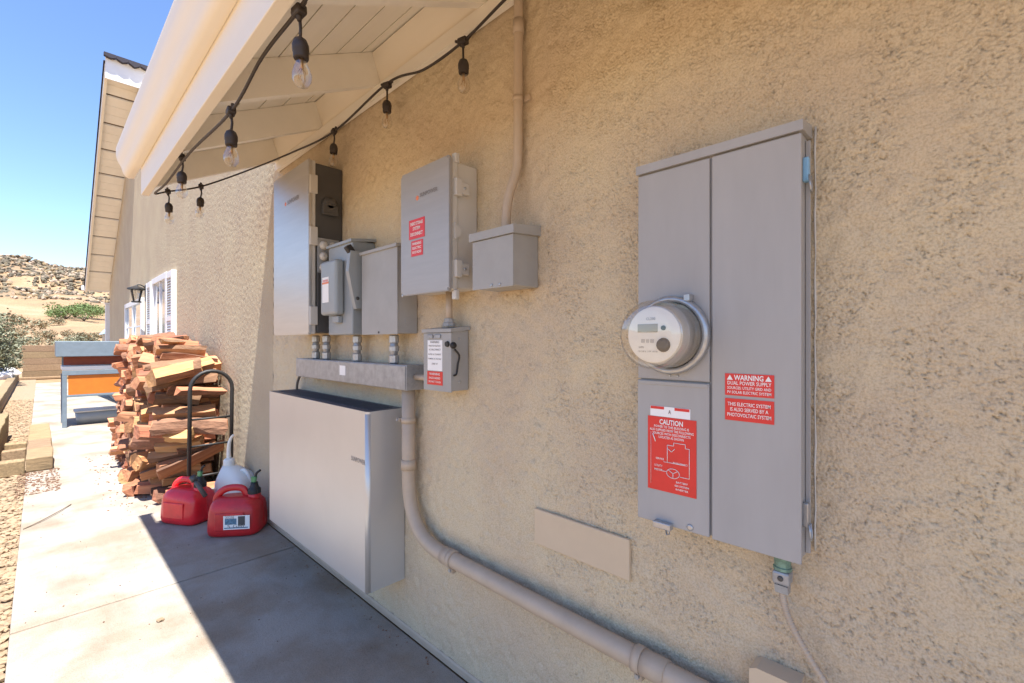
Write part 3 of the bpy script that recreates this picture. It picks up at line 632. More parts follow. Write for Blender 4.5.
# --- safety switch with lever
t = empty('safety_switch', (0, 2.28, 1.394), 'blue grey disconnect switch with raised lever handle and label between two cabinets', 'switch box')
bm = new(); box(bm, -.126, -.002, 2.146, 2.415, 1.394, 1.862, bev=.006); obj('enclosure', bm, M['blue_gray'], t)
bm = new(); prism(bm, [(-.136, 1.852), (-.001, 1.868), (-.001, 1.884), (-.136, 1.866)], 2.138, 2.423, 'y'); obj('rain_hood', bm, M['blue_gray'], t)
bm = new(); box(bm, -.175, -.1265, 2.225, 2.405, 1.495, 1.775, bev=.016, seg=4); cv = obj('raised_cover', bm, M['blue_gray'], t)
sticker(cv, -.1755, 2.30, 2.375, 1.56, 1.69, M['white'], [('DANGER', .014, 2.337, 1.672, .06)], tm=M['red'])
bm = new(); box(bm, -.1775, -.1765, 2.30, 2.375, 1.655, 1.665); obj('red_stripe', bm, M['orange_dot'], cv)
bm = new(); prism(bm, [(-.126, 1.52), (-.10, 1.52), (-.045, 1.60), (-.04, 1.74), (-.07, 1.80), (-.155, 1.80), (-.165, 1.70), (-.14, 1.58)], 2.105, 2.136, 'y'); obj('lever_bracket', bm, M['blue_gray'], t)
bm = new(); box(bm, -.016, .016, -.016, .016, -.030, .030, bev=.005, T=Matrix.Translation((-.145, 2.125, 1.800)) @ Matrix.Rotation(R(-38), 4, 'Y')); obj('lever_grip', bm, M['black'], t)
screw(t, -.12, 2.104, 1.57, .009, M['dark_gray'], 'lever_bolt', '-y')
bm = new(); box(bm, -.15, -.1265, 2.25, 2.32, 1.455, 1.49, bev=.004); obj('cover_hinge', bm, M['blue_gray'], t)

# --- plain box
t = empty('junction_box', (0, 1.92, 1.394), 'plain pale grey box without markings, between the lever switch and the cabinet with red stickers', 'junction box')
bm = new(); box(bm, -.104, -.002, 1.768, 2.078, 1.396, 1.785, bev=.003); obj('enclosure', bm, M['gray_box'], t)
bm = new(); box(bm, -.110, -.1045, 1.764, 2.082, 1.392, 1.790, bev=.002); obj('cover', bm, M['gray_box'], t)
bm = new(); prism(bm, [(-.119, 1.776), (-.001, 1.791), (-.001, 1.798), (-.119, 1.790)], 1.758, 2.088, 'y'); obj('top_lip', bm, M['gray_box'], t)
screw(t, -.110, 1.92, 1.402, .005, M['dark_gray']); bm = new(); lathe(bm, [(.016, 0), (.015, .0015)], (-.05, 1.768, 1.45), '-y', 18); obj('knockout', bm, M['gray_box'], t)

# --- second stainless cabinet
t = empty('stainless_cabinet', (0, 1.5, 1.55), 'beige cabinet with stainless door, two small red stickers and side latches', 'cabinet')
dd = cabinet(t, 1.345, 1.672, 1.548, 2.05, -.105, -.150, M['beige_box'], M['steel_matte'])
bm = new(); text_bm(bm, 'SUNPOWER', .022, (-.1515, 1.475, 1.938), bold=.0003, width=.115); obj('lettering', bm, M['grayprint'], dd)
bm = new(); lathe(bm, [(.010, 0), (.009, .0008)], (-.1502, 1.551, 1.932), '-x', 16); obj('logo', bm, M['orange_dot'], dd)
sticker(t, -.1502, 1.500, 1.608, 1.772, 1.850, M['red'], [('ENERGY STORAGE', .018, 1.554, 1.832, .085), ('SYSTEM', .018, 1.554, 1.812, .05), ('DISCONNECT', .018, 1.554, 1.790, .085)], label='upper red sticker with three lines')
sticker(t, -.1502, 1.512, 1.592, 1.702, 1.764, M['red'], [('WARNING', .015, 1.552, 1.751, .062), ('ELECTRIC', .014, 1.552, 1.734, .06), ('SHOCK HAZARD', .014, 1.552, 1.717, .062)], label='lower red sticker with three lines')
for z in (1.935, 1.632):
    bm = new(); box(bm, -.128, -.098, 1.332, 1.350, z-.032, z+.032, bev=.003); lt = obj('latch', bm, M['beige_box'], t)
    bm = new(); box(bm, -.100, -.062, 1.334, 1.355, z-.022, z+.022, bev=.003); obj('latch_catch', bm, M['beige_box'], lt)
    screw(lt, -.085, 1.3335, z, .006, M['zinc'], 'screw', '-y')
bm = new(); prism(bm, [(-.128, 1.80), (-.10, 1.78), (-.10, 1.755), (-.128, 1.74)], 1.338, 1.350, 'y'); obj('hinge_pin', bm, M['beige_box'], t)
for (y, z) in ((1.352, 2.045), (1.352, 1.535)):
    bm = new(); box(bm, -.125, -.105, y-.012, y+.012, z-.018, z+.018, bev=.004); obj('mounting_ear', bm, M['beige_box'], t)
screw(t, -.148, 1.66, 1.55, .007)

# --- small capped box with thin conduit
t = empty('capped_box', (0, 1.14, 1.54), 'grey box with overhanging lid, fed from above by the thin conduit', 'junction box')
bm = new(); box(bm, -.124, -.002, 1.042, 1.238, 1.545, 1.735, bev=.003); obj('enclosure', bm, M['gray_box'], t)
bm = new(); prism(bm, [(-.137, 1.712), (-.001, 1.722), (-.001, 1.756), (-.137, 1.740)], 1.030, 1.250, 'y'); obj('lid', bm, M['gray_box'], t)
bm = new(); box(bm, -.129, -.1245, 1.040, 1.240, 1.541, 1.711, bev=.0015); obj('cover', bm, M['gray_box'], t)
screw(t, -.129, 1.14, 1.551, .005); screw(t, -.129, 1.10, 1.551, .005)
t = empty('thin_conduit', (-.03, 1.12, 1.75), 'thin tan painted conduit running up the wall from the lidded grey box to the eave', 'conduit')
pts = cat([(-.066, 1.135, 1.745), (-.066, 1.133, 1.80), (-.058, 1.128, 1.87), (-.034, 1.119, 1.95), (-.026, 1.116, 2.02), (-.026, 1.114, 2.30), (-.026, 1.112, 2.60)], 6)
bm = new(); tube(bm, pts, .0165, 16); obj('pipe', bm, M['conduit'], t)
bm = new(); tube(bm, [(-.026, 1.112, 2.44), (-.026, 1.112, 2.49)], .0195, 16); obj('coupling', bm, M['conduit'], t)
bm = new(); tube(bm, [(-.026, 1.115, 2.205), (-.026, 1.115, 2.222)], .019, 16); box(bm, -.012, -.001, 1.075, 1.10, 2.203, 2.224, bev=.002); obj('pipe_strap', bm, M['conduit'], t)

# --- small disconnect
t = empty('small_disconnect', (0, 1.5, 1.16), 'small grey disconnect with white and red label, below the stainless cabinet', 'switch box')
bm = new(); box(bm, -.086, -.002, 1.410, 1.588, 1.166, 1.405, bev=.004); obj('enclosure', bm, M['gray_box'], t)
bm = new(); box(bm, -.093, -.0865, 1.408, 1.590, 1.162, 1.395, bev=.002); cvr = obj('cover', bm, M['gray_box'], t)
bm = new(); prism(bm, [(-.099, 1.396), (-.001, 1.406), (-.001, 1.422), (-.099, 1.410)], 1.402, 1.595, 'y'); obj('top_lip', bm, M['gray_box'], t)
sticker(cvr, -.0932, 1.462, 1.560, 1.243, 1.365, M['white'], [('WARNING', .013, 1.511, 1.357, .06), ('PHOTOVOLTAIC', .010, 1.511, 1.342, .08), ('AC DISCONNECT', .010, 1.511, 1.327, .08), ('RATED AC CURRENT', .009, 1.511, 1.308, .085), ('NOMINAL AC VOLTAGE', .009, 1.511, 1.290, .085), ('240 V', .010, 1.511, 1.270, .04)], tm=M['grayprint'], nm='white_sticker')
sticker(cvr, -.0932, 1.460, 1.562, 1.186, 1.240, M['red'], [('WARNING', .013, 1.511, 1.229, .07), ('SHOCK HAZARD', .012, 1.511, 1.213, .075), ('DO NOT TOUCH', .011, 1.511, 1.198, .08)], label='red sticker at the foot of the cover')
for y in (1.54, 1.49):
    bm = new(); box(bm, -.099, -.0935, y-.018, y+.018, 1.372, 1.388, bev=.002); obj('breaker_window', bm, M['galv'], t)
bm = new(); lathe(bm, [(.013, 0), (.013, .008), (.008, .016)], (-.084, 1.4095, 1.345), '-y', 16); lathe(bm, [(.012, 0), (.010, .008)], (-.0932, 1.428, 1.350), '-x', 14); obj('knob', bm, M['black'], t)
bm = new(); tube(bm, cat([(-.08, 1.402, 1.33), (-.062, 1.396, 1.305), (-.066, 1.40, 1.27), (-.072, 1.40, 1.235), (-.086, 1.40, 1.228)]), .004, 8); obj('handle_wire', bm, M['black'], t)
for z in (1.37, 1.30, 1.20):
    screw(t, -.05, 1.410, z, .005, None, 'screw', '-y')
t = empty('short_nipple', (-.05, 1.475, 1.41), 'short tan pipe joining the stainless cabinet to the small disconnect', 'conduit fitting')
bm = new(); tube(bm, [(-.05, 1.475, 1.424), (-.05, 1.475, 1.56)], .014, 14); obj('pipe', bm, M['conduit'], t)
bm = new(); lathe(bm, [(.026, 0), (.026, .012), (.02, .016), (.02, .03)], (-.05, 1.475, 1.422), 'z', 8, False); obj('hub', bm, M['gray_box'], t)
bm = new(); tube(bm, [(-.05, 1.589, 1.205), (-.05, 1.711, 1.205)], .013, 12); box(bm, -.066, -.034, 1.60, 1.625, 1.189, 1.221, bev=.004); tag(obj('side_nipple', bm, M['conduit'], base=(-.05, 1.65, 1.19)), 'short tan pipe joining the wiring trough to the small disconnect', 'conduit fitting')

# --- battery
t = empty('wall_battery', (0, 2.5, .247), 'large wide silver battery cabinet mounted low on the wall', 'battery')
bx0, by0, by1, bz0, bz1 = -.195, 1.872, 3.12, .245, 1.048
def rrect(x0, x1, y0, y1, r, n=7):
    """outline (x,y) with the two outward (x0) corners rounded"""
    o = [(x1, y0), (x1, y1)]
    o += [(x0+r-r*math.sin(a*math.pi/2/n), y1-r+r*math.cos(a*math.pi/2/n)) for a in range(n+1)]
    o += [(x0+r-r*math.cos(a*math.pi/2/n), y0+r-r*math.sin(a*math.pi/2/n)) for a in range(n+1)]
    return o
bm = new(); prism(bm, rrect(bx0, -.004, by0, by1, .018), bz0, bz1-.010, 'z')
dd = obj('cover', bm, M['steel2'], t)
for p in dd.data.polygons: p.use_smooth = len(p.vertices) == 4 and max(dd.data.vertices[i].co[0] for i in p.vertices) < -.17+0 and p.area < .02
out = rrect(bx0, -.004, by0, by1, .018); inn = rrect(bx0+.004, -.008, by0+.004, by1-.004, .015)
bm = new()
va = [bm.verts.new((x, y, bz1-.010)) for x, y in out]; vb = [bm.verts.new((x, y, bz1)) for x, y in out]; vc = [bm.verts.new((x, y, bz1)) for x, y in inn]; vd = [bm.verts.new((x, y, bz1-.010)) for x, y in inn]
n = len(out)
for i in range(n):
    j = (i+1) % n
    for p, q in ((va, vb), (vb, vc), (vc, vd)): bm.faces.new((p[i], p[j], q[j], q[i]))
bmesh.ops.recalc_face_normals(bm, faces=bm.faces[:]); obj('top_rim', bm, M['steel2'], t)
bm = new(); prism(bm, rrect(bx0+.006, -.010, by0+.006, by1-.006, .014), bz1-.0095, bz1+.001, 'z'); tp = obj('top_cover', bm, M['navy'], t)
for k in range(34):
    y = by0+.05+k*.034
    bm = new(); box(bm, -.160, -.035, y, y+.012, bz1+.0012, bz1+.004, bev=.001); obj('vent_rib', bm, M['navy'], tp)
bm = new(); text_bm(bm, 'SUNPOWER', .030, (bx0-.0008, *P(358, 461, bx0)), bold=.0003, width=.13); obj('lettering', bm, M['grayprint'], dd)
bm = new(); box(bm, -.15, -.03, 2.9, 2.96, .19, .244, bev=.004); obj('lower_bracket', bm, M['dark_gray'], t)
for y in (2.93, 2.97, 2.88):
    bm = new(); tube(bm, bez((-.08, y, .244), (-.09, y+.01, .20), (-.10, y, .17), (-.07, y+.02, .15)), .004, 6); obj('wire', bm, M['black'], t)
bm = new(); tube(bm, cat([(-.03, 3.0, 1.20), (-.03, 3.03, 1.16), (-.045, 3.05, 1.10), (-.05, 3.05, 1.045)]), .008, 8); tag(obj('loose_cable', bm, M['bark2'], base=(-.05, 3.05, 1.045)), 'short brown cable from the wiring trough down into the battery', 'cable')
# thing at the very top of the frame: underside of a round sensor light
t = empty('round_wall_fixture', (-.07, .53, 2.05), 'round dark-rimmed fixture on the wall at the very top edge of the picture', 'wall light')
yy_, zz2 = P(648, -24, -.06)
t.location = (-.07, yy_, zz2)
bm = new(); lathe(bm, [(.038, .004), (.040, .0), (.036, -.004), (.034, .0)], (-.05, yy_, zz2-.01), '-x', 28); obj('rim', bm, M['black'], t)
bm = new(); lathe(bm, [(.034, -.02), (.034, .003), (.028, .008), (.0, .01)], (-.05, yy_, zz2-.01), '-x', 28); obj('lens', bm, M['white_plastic'], t)

# ------------------------------------------------------------------ string lights
# cords in real space: one along the inside of the fascia, one along the wall
def px(x, y, X):
    a, b = P(x, y, X); return (X, a, b)
wallpts = [(-.05, .60, 2.70), (-.05, .88, 2.62)]+[px(505, 0, -.06), px(463, 42, -.07), px(424, 70, -.07), px(387, 84, -.07), px(334, 132, -.07), px(292, 153, -.08)]
endpts = [px(245, 172, -.22), px(201, 187, -.49), px(168, 192, -.65)]
fx = -.722
fpts = [px(166, 184, fx), px(190, 153, fx), px(231, 112, fx), px(262, 58, fx), px(299, 10, fx), px(312, -12, fx)]
sl = empty('string_light_cord', (-.4, 2.4, 2.3), 'dark cord of the string lights looped under the near eave', 'cord')
bm = new(); tube(bm, cat(wallpts+endpts+[(-.728, 3.40, 2.232)]+[Vector(p) for p in fpts], 8), .0052, 8); obj('cable', bm, M['cord'], sl)
bulb_src = None
def string_bulb(p, label, first=[None]):
    x, y, z = p
    if first[0] is None:
        t = empty('string_bulb', (0, 0, 0), None, None)
        bm = new(); tube(bm, [(0, 0, .0), (.004, .003, -.04), (0, 0, -.075)], .0042, 8); obj('drop_cord', bm, M['cord'], t)
        bm = new(); box(bm, -.014, .014, -.020, .020, -.012, .012, bev=.005); tube(bm, [(0, 0, 0), (0, 0, -.025)], [.009, .006], 8); tube(bm, [(0, -.02, .004), (0, -.034, .012)], .006, 8); tube(bm, [(0, .02, .004), (0, .034, .012)], .006, 8); obj('cord_tee', bm, M['cord'], t)
        bm = new(); lathe(bm, [(.006, -.068), (.016, -.076), (.019, -.084), (.021, -.09), (.021, -.106), (.0195, -.108), (.0195, -.122), (.018, -.126)], (0, 0, 0), 'z', 20); obj('socket', bm, M['cord'], t)
        bm = new(); lathe(bm, [(.012, -.122), (.0135, -.134), (.020, -.150), (.0245, -.166), (.0235, -.182), (.015, -.196), (.003, -.202)], (0, 0, 0), 'z', 20); g = obj('glass_bulb', bm, M['bulbglass'], t)
        bm = new(); lathe(bm, [(.006, -.125), (.005, -.15), (.002, -.152)], (0, 0, 0), 'z', 10)
        for k in range(5):
            a = k*2*math.pi/5; tube(bm, [(.003*math.cos(a), .003*math.sin(a), -.15), (.010*math.cos(a+.4), .010*math.sin(a+.4), -.162), (.008*math.cos(a), .008*math.sin(a), -.178)], .0007, 4)
        obj('filament', bm, M['filament'], g)
        first[0] = t; r_ = t
    else:
        r_ = copy_tree(first[0])
    r_.location = p; r_.rotation_euler = (random.uniform(-.06, .06), random.uniform(-.05, .05), random.uniform(-.3, .3))
    tag(r_, label, 'light bulb', 'clear bulbs of the string lights'); return r_
def copy_tree(o, parent=None):
    c = o.copy(); COL.objects.link(c); c.parent = parent
    if parent is not None: c.matrix_parent_inverse = o.matrix_parent_inverse
    for ch in list(o.children): copy_tree(ch, c)
    return c
string_bulb(px(299, 12, fx), 'largest nearest clear bulb hanging from the fascia side of the string lights')
string_bulb(px(231, 112, fx), 'second clear bulb along the fascia, just left of the middle of the soffit')
string_bulb(px(182, 158, fx), 'clear bulb hanging from the fascia just before the eave corner')
string_bulb(endpts[2], 'clear bulb hanging at the far end corner of the eave against the far wall')
string_bulb(endpts[1], 'clear bulb second from the eave corner, where the cord crosses back to the wall')
string_bulb(px(463, 42, -.07), 'clear bulb on the wall side nearest the thin vertical conduit')
string_bulb(px(387, 86, -.07), 'clear bulb on the wall side above and left of the red-stickered cabinet')
string_bulb(px(334, 132, -.07), 'clear bulb on the wall side just above the tall cabinet')

# ------------------------------------------------------------------ fuel cans
def loft(bm, rings, seg=32):
    """rings: (cx, cy, a, b, n, z) superellipses"""
    rr = []
    for (cx_, cy_, a, b, n, z) in rings:
        ring = []
        for j in range(seg):
            th = 2*math.pi*j/seg; c, s = math.cos(th), math.sin(th)
            ring.append(bm.verts.new((cx_+a*math.copysign(abs(c)**(2/n), c), cy_+b*math.copysign(abs(s)**(2/n), s), z)))
        rr.append(ring)
    for p, q in zip(rr, rr[1:]):
        for j in range(seg):
            f = bm.faces.new((p[j], p[(j+1) % seg], q[(j+1) % seg], q[j])); f.smooth = True
    bm.faces.new(rr[0][::-1]); bm.faces.new(rr[-1]); return bm
def fuel_can(loc, rz, m, label, lab_sticker, s=1.0):
    t = empty('fuel_can', loc, label, 'fuel can', 'red plastic fuel cans', rz=rz); t.scale = (s, s, s)
    bm = new()
    loft(bm, [(0, 0, .150, .105, 4, 0), (0, 0, .168, .122, 4.5, .012), (0, 0, .174, .127, 4.5, .04), (0, 0, .172, .126, 4.5, .10), (0, 0, .168, .122, 4.2, .17), (0, 0, .162, .116, 4, .205), (-.005, 0, .145, .098, 3.5, .235), (-.012, 0, .115, .07, 3, .252), (-.015, 0, .08, .04, 3, .258)])
    obj('body', bm, m, t, local=True)
    bm = new()
    tube(bm, cat([(-.150, 0, .205), (-.135, 0, .262), (-.09, 0, .300), (-.03, 0, .312), (.03, 0, .302), (.055, 0, .262), (.06, 0, .235)], 6), .022, 12, squash=(1.1, .75)); obj('handle', bm, m, t, local=True)
    bm = new(); lathe(bm, [(.045, .20), (.042, .265), (.036, .27)], (.108, 0, 0), 'z', 20); obj('neck', bm, m, t, local=True)
    bm = new(); lathe(bm, [(.040, .262), (.041, .266), (.041, .300), (.032, .306), (.026, .325), (.022, .345)], (.108, 0, 0), 'z', 18)
    for k in range(18):
        a = k*2*math.pi/18; box(bm, .108+.040*math.cos(a)-.002, .108+.040*math.cos(a)+.002, .040*math.sin(a)-.002, .040*math.sin(a)+.002, .268, .298)
    obj('cap_collar', bm, M['black'], t, local=True)
    bm = new(); tube(bm, cat([(.108, 0, .34), (.112, 0, .37), (.116, 0, .385)]), [.013]*13, 10); box(bm, .088, .106, -.010, .010, .345, .385, bev=.004); obj('nozzle', bm, M['green_plastic'], t, local=True)
    bm = new(); tube(bm, cat([(.116, 0, .382), (.125, 0, .41), (.15, 0, .43)]), .008, 10); obj('nozzle_tip', bm, M['black'], t, local=True)
    for sg in (-1, 1):
        bm = new(); box(bm, -.10, .09, sg*.118, sg*.131, .05, .17, bev=.006, seg=3); obj('side_panel', bm, m, t, local=True)
    for sg, hx in ((-1, .150), (1, .140)):
        bm = new(); tube(bm, cat([(sg*.150, 0, .012), (sg*.1745, 0, .04), (sg*.1725, 0, .10), (sg*.1685, 0, .17), (sg*.1625, 0, .205), (sg*hx, 0, .235)], 4), .0022, 6); obj('mould_seam', bm, m, t, local=True)
    if lab_sticker:
        bm = new(); box(bm, -.04, .13, -.1335, -.1318, .06, .155); st = obj('label_sheet', bm, M['white'], t, local=True)
        bm = new(); box(bm, -.03, .045, -.1345, -.1338, .095, .135); box(bm, -.035, .12, -.1346, -.1339, .068, .075); obj('picture_print', bm, mat('blue print', (.13, .28, .40), .5, var=.6, vscale=60), st, local=True)
        bm = new(); box(bm, .055, .10, -.1345, -.1338, .085, .150); obj('black_print', bm, M['dark_gray'], st, local=True)
        bm = new(); T = Matrix.Rotation(R(90), 4, 'X'); text_bm(bm, 'GASOLINE', .03, (.0, -.1348, .145), M3=T, width=.06); text_bm(bm, '5 GAL', .03, (.045, -.1348, .082), M3=T, width=.12); obj('lettering', bm, M['grayprint'], st, local=True)
    return t
fuel_can((-.405, 4.22, 0), R(-60), M['red_plastic'], 'bright red fuel can standing half in sunlight, left of its twin', False, .98)
fuel_can((-.205, 3.72, 0), R(-38), M['red_plastic2'], 'darker red fuel can with white picture label, beside the battery', True, 1.0)
t = empty('white_jug', (-.10, 4.15, 0), 'milky white plastic jug with long upright spout behind the red fuel cans', 'jug', rz=R(-60))
bm = new(); loft(bm, [(0, 0, .13, .10, 4, 0), (0, 0, .145, .11, 4, .02), (0, 0, .145, .11, 4, .24), (-.01, 0, .12, .10, 3, .30), (-.05, 0, .075, .065, 2.5, .345), (-.07, 0, .05, .045, 2, .365)]); obj('body', bm, M['white_plastic'], t, local=True)
bm = new(); lathe(bm, [(.040, .36), (.042, .365), (.042, .41), (.03, .42)], (-.075, 0, 0), 'z', 18); obj('cap', bm, M['white_plastic'], t, local=True)
bm = new(); tube(bm, cat([(-.078, 0, .415), (-.08, 0, .47), (-.075, 0, .54), (-.055, 0, .585), (-.035, .0, .61)]), [.018-.0004*i for i in range(25)], 12); obj('spout', bm, M['white_plastic'], t, local=True)
bm = new(); tube(bm, cat([(.01, 0, .28), (.06, 0, .335), (.11, 0, .30), (.135, 0, .22)]), .014, 10); obj('handle', bm, M['white_plastic'], t, local=True)
bm = new(); tube(bm, [(0, 0, 0), (0.0, .0, .16)], [.016, .014], 10); lathe(bm, [(.022, .14), (.022, .18)], (0, 0, 0), 'z', 12)
o = tag(obj('loose_nozzle', bm, M['dark_gray'], local=True), 'dark spout leaning between the two red fuel cans', 'nozzle'); o.location = (-.36, 3.93, .235); o.rotation_euler = (R(-32), R(-25), 0)

# hand truck
t = empty('hand_truck', (-.2, 4.55, 0), 'black tubular hand truck standing in front of the firewood, its looped handle upright', 'hand truck')
xa, xb, ya, yb2 = -.355, -.055, 4.44, 4.52
bm = new()
pts = [(xa, 4.50, .10), (xa, 4.46, .90)]+[(-.205-.15*math.cos(a*math.pi/12), 4.455, .965+.15*math.sin(a*math.pi/12)) for a in range(13)]+[(xb, 4.46, .90), (xb, 4.50, .10)]
tube(bm, pts, .0155, 12); obj('frame', bm, M['black'], t)
for z in (.25, .5, .72):
    bm = new(); tube(bm, [(xa, 4.49, z), (xb, 4.49, z)], .009, 8); obj('crossbar', bm, M['black'], t)
bm = new(); box(bm, xa+.01, xb-.01, 4.34, 4.52, .012, .018, bev=.001); obj('toe_plate', bm, M['black'], t)
bm = new(); tube(bm, [(xa-.0, 4.58, .10), (xb+.0, 4.58, .10)], .008, 8); obj('axle', bm, M['zinc'], t)
for x_ in (xa+.03, xb-.03):
    bm = new(); lathe(bm, [(.05, -.02), (.09, -.022), (.10, -.012), (.10, .012), (.09, .022), (.05, .02)], (x_, 4.59, .10), 'x', 24); wh = obj('wheel', bm, M['black'], t)
    bm = new(); lathe(bm, [(.05, -.0215), (.05, .0215)], (x_, 4.59, .10), 'x', 16); obj('rim', bm, M['redbrown'], wh)

# ------------------------------------------------------------------ firewood
def log_mesh(i):
    g = random.Random(100+i); bm = bmesh.new()
    L = g.uniform(.32, .48); kind = g.choice(['wedge', 'wedge', 'half', 'quad', 'round', 'wedge'])
    Rr = g.uniform(.046, .074)
    if kind == 'wedge':
        ap = g.uniform(60, 100); sec = [(0, 0, 0)]+[(1.35*math.cos(R(-ap/2+ap*k/3)), 1.35*math.sin(R(-ap/2+ap*k/3)), 1) for k in range(4)]; off = -.75
    elif kind == 'half':
        sec = [(math.cos(R(a)), .95*math.sin(R(a)), 1) for a in (0, 45, 90, 135, 180)]+[(0, -.12, 0)]; off = 0
    elif kind == 'quad':
        sec = [(-.9, -.55, 0), (.8, -.7, 0), (1.0, .3, 1), (.4, .75, 1), (-.7, .65, 0)]; off = 0
    else:
        sec = [(math.cos(R(a)), math.sin(R(a)), 1) for a in range(0, 360, 45)]; off = 0
    n = len(sec); rot = g.uniform(0, 6.28); rings = []; NR = 6
    j0 = [(g.uniform(-.08, .08), g.uniform(-.08, .08)) for _ in sec]
    bend = g.uniform(-.018, .018); b2 = g.uniform(-.015, .015); tap = g.uniform(-.16, .16)
    for k in range(NR):
        u = k/(NR-1); ring = []
        for q, (a, b, _) in enumerate(sec):
            a2 = (a+off+j0[q][0]+g.uniform(-.07, .07))*Rr*(1+tap*(u-.5)); c2 = (b+j0[q][1]+g.uniform(-.07, .07))*Rr*(1+tap*(u-.5))
            a3 = a2*math.cos(rot)-c2*math.sin(rot); c3 = a2*math.sin(rot)+c2*math.cos(rot)
            ex = g.uniform(-.012, .012) if k in (0, NR-1) else 0
            ring.append(bm.verts.new(((u-.5)*L+ex, a3+bend*math.sin(u*3.14), c3+b2*math.sin(u*3.14))))
        rings.append(ring)
    for p, q in zip(rings, rings[1:]):
        for j in range(n):
            f = bm.faces.new((p[j], p[(j+1) % n], q[(j+1) % n], q[j])); f.material_index = 1 if sec[j][2] and sec[(j+1) % n][2] else 0
    bm.faces.new(rings[0][::-1]); bm.faces.new(rings[-1])
    bmesh.ops.recalc_face_normals(bm, faces=bm.faces[:])
    me = bpy.data.meshes.new('firewood_log'); bm.to_mesh(me); bm.free()
    me.materials.append(M['splitwood2'] if i % 3 == 0 else M['splitwood']); me.materials.append(M['bark'] if i % 4 else M['splitwood']); return me
LM = [log_mesh(i) for i in range(22)]
gr = random.Random(5)
def log(x, y, z, rx, ry, rz, label, group, s=1):
    o = bpy.data.objects.new('firewood_log', gr.choice(LM)); COL.objects.link(o); o.location = (x, y, z); o.rotation_euler = (rx, ry, rz); o.scale = (s*gr.uniform(.9, 1.12), s*gr.uniform(.85, 1.15), s*gr.uniform(.85, 1.15))
    tag(o, label, 'firewood', group); return o
zl = .045; lay = 0; nlog = 0; far_logs = []
while zl < 1.375:
    y = 4.80+gr.uniform(-.03, .08)+(.04 if lay % 2 else 0)+max(0, zl-.9)*.45+abs(gr.gauss(0, .03))
    while y < 7.5:
        k_ = gr.random() < .35 and lay > 0
        sz = gr.uniform(.75, 1.2)*(.8 if zl > 1.2 else 1)
        a_ = (-.24-.085*(1-zl/1.4)+gr.uniform(-.09, .07)-(.04 if k_ else 0), y, zl+gr.uniform(-.02, .02), gr.uniform(0, 6.28), gr.uniform(-.2, .2), gr.uniform(-.3, .3)+(gr.choice([-.45, .35]) if k_ else 0))
        if zl > 1.27 and gr.random() < .3: y += .1; continue
        if y < 6.3: log(*a_, 'split firewood log stacked crosswise in the tall woodpile against the wall', 'logs of the firewood stack', sz); nlog += 1
        else: far_logs.append(a_)
        y += .092*sz+gr.uniform(0, .025)
    zl += .088; lay += 1
from mathutils import Euler
bm = new()
for k, (x, y, z, a, b, c) in enumerate(far_logs):
    b_ = bmesh.new(); b_.from_mesh(LM[k % 22]); merge(bm, b_, Matrix.Translation((x, y, z)) @ Euler((a, b, c)).to_matrix().to_4x4())
o = obj('firewood_stack', bm, [M['splitwood'], M['bark']], base=(-.3, 6.9, 0)); tag(o, 'far end of the firewood stack, beyond the nearest couple of hundred logs', 'firewood', kind='stuff')
print('LOGS', nlog)
for (x, y, z, a, b, lab) in ((-.44, 5.02, .06, .5, .0, 'round-ended split log lying loose at the near foot of the woodpile'), (-.62, 5.55, .055, 1.1, 0, 'loose split log on the concrete at the left foot of the woodpile'), (-.58, 6.0, .05, .9, .1, 'reddish log end sticking out left at the foot of the woodpile'),
                         (-.50, 6.7, .16, .2, .1, 'split log jutting out low on the left side of the woodpile'), (-.30, 4.86, .07, .15, .05, 'split log lying lowest behind the red fuel cans'), (-.36, 4.9, .62, -.2, .08, 'pale long split log sticking out at mid height of the near woodpile end'),
                         (-.33, 4.93, .33, .1, -.35, 'long log slanting down at the near end of the woodpile'), (-.28, 4.92, .92, .25, .1, 'split log tilted near the top of the near woodpile end'), (-.40, 5.0, 1.1, .35, -.2, 'blocky split log balanced high at the near corner of the woodpile')):
    log(x+.06, y-.15, z, gr.uniform(0, 6), b, a, lab, None, 1.05)

# ------------------------------------------------------------------ hutch-like cabinet on legs
t = empty('hutch', (-.55, 10.4, 0), 'blue grey wooden hutch on legs with an orange front panel, beyond the woodpile', 'hutch')
def bb(nm, a, m, bev=.004, par=None): b_ = new(); box(b_, *a, bev=bev); return obj(nm, b_, m, par or t)
bb('lid', (-1.03, -.03, 10.02, 10.85, 1.12, 1.365), M['bluewood'], .01)
bb('back_board', (-.94, -.08, 10.20, 10.23, .98, 1.119), M['redbrown'])
bb('shelf', (-.96, -.06, 10.10, 10.80, .905, .965), M['whitewood'])
bb('rail', (-.96, -.06, 10.08, 10.13, .825, .899), M['bluewood']); bb('rail', (-.905, -.115, 10.085, 10.125, .475, .51), M['bluewood'])
bb('panel', (-.89, -.12, 10.10, 10.12, .511, .824), M['orange'])
bb('side_panel', (-.935, -.915, 10.14, 10.74, .50, .824), M['orange'])
for x0, y0 in ((-.96, 10.08), (-.115, 10.08), (-.96, 10.74), (-.115, 10.74)): bb('leg', (x0, x0+.055, y0, y0+.055, 0, .824), M['bluewood'])
for x0 in (-.96, -.115): bb('upright', (x0, x0+.05, 10.24, 10.28, .98, 1.119), M['bluewood'])
t2 = empty('plastic_tote', (-.55, 10.5, 0), 'grey storage tote under the hutch', 'box')
bm = new(); loft(bm, [(-.5, 10.5, .28, .18, 8, 0), (-.5, 10.5, .30, .2, 8, .20)]); obj('bin', bm, M['blue_gray'], t2)
bm = new(); loft(bm, [(-.5, 10.5, .315, .215, 8, .201), (-.5, 10.5, .315, .215, 8, .225)]); obj('lid', bm, M['beige_box'], t2)

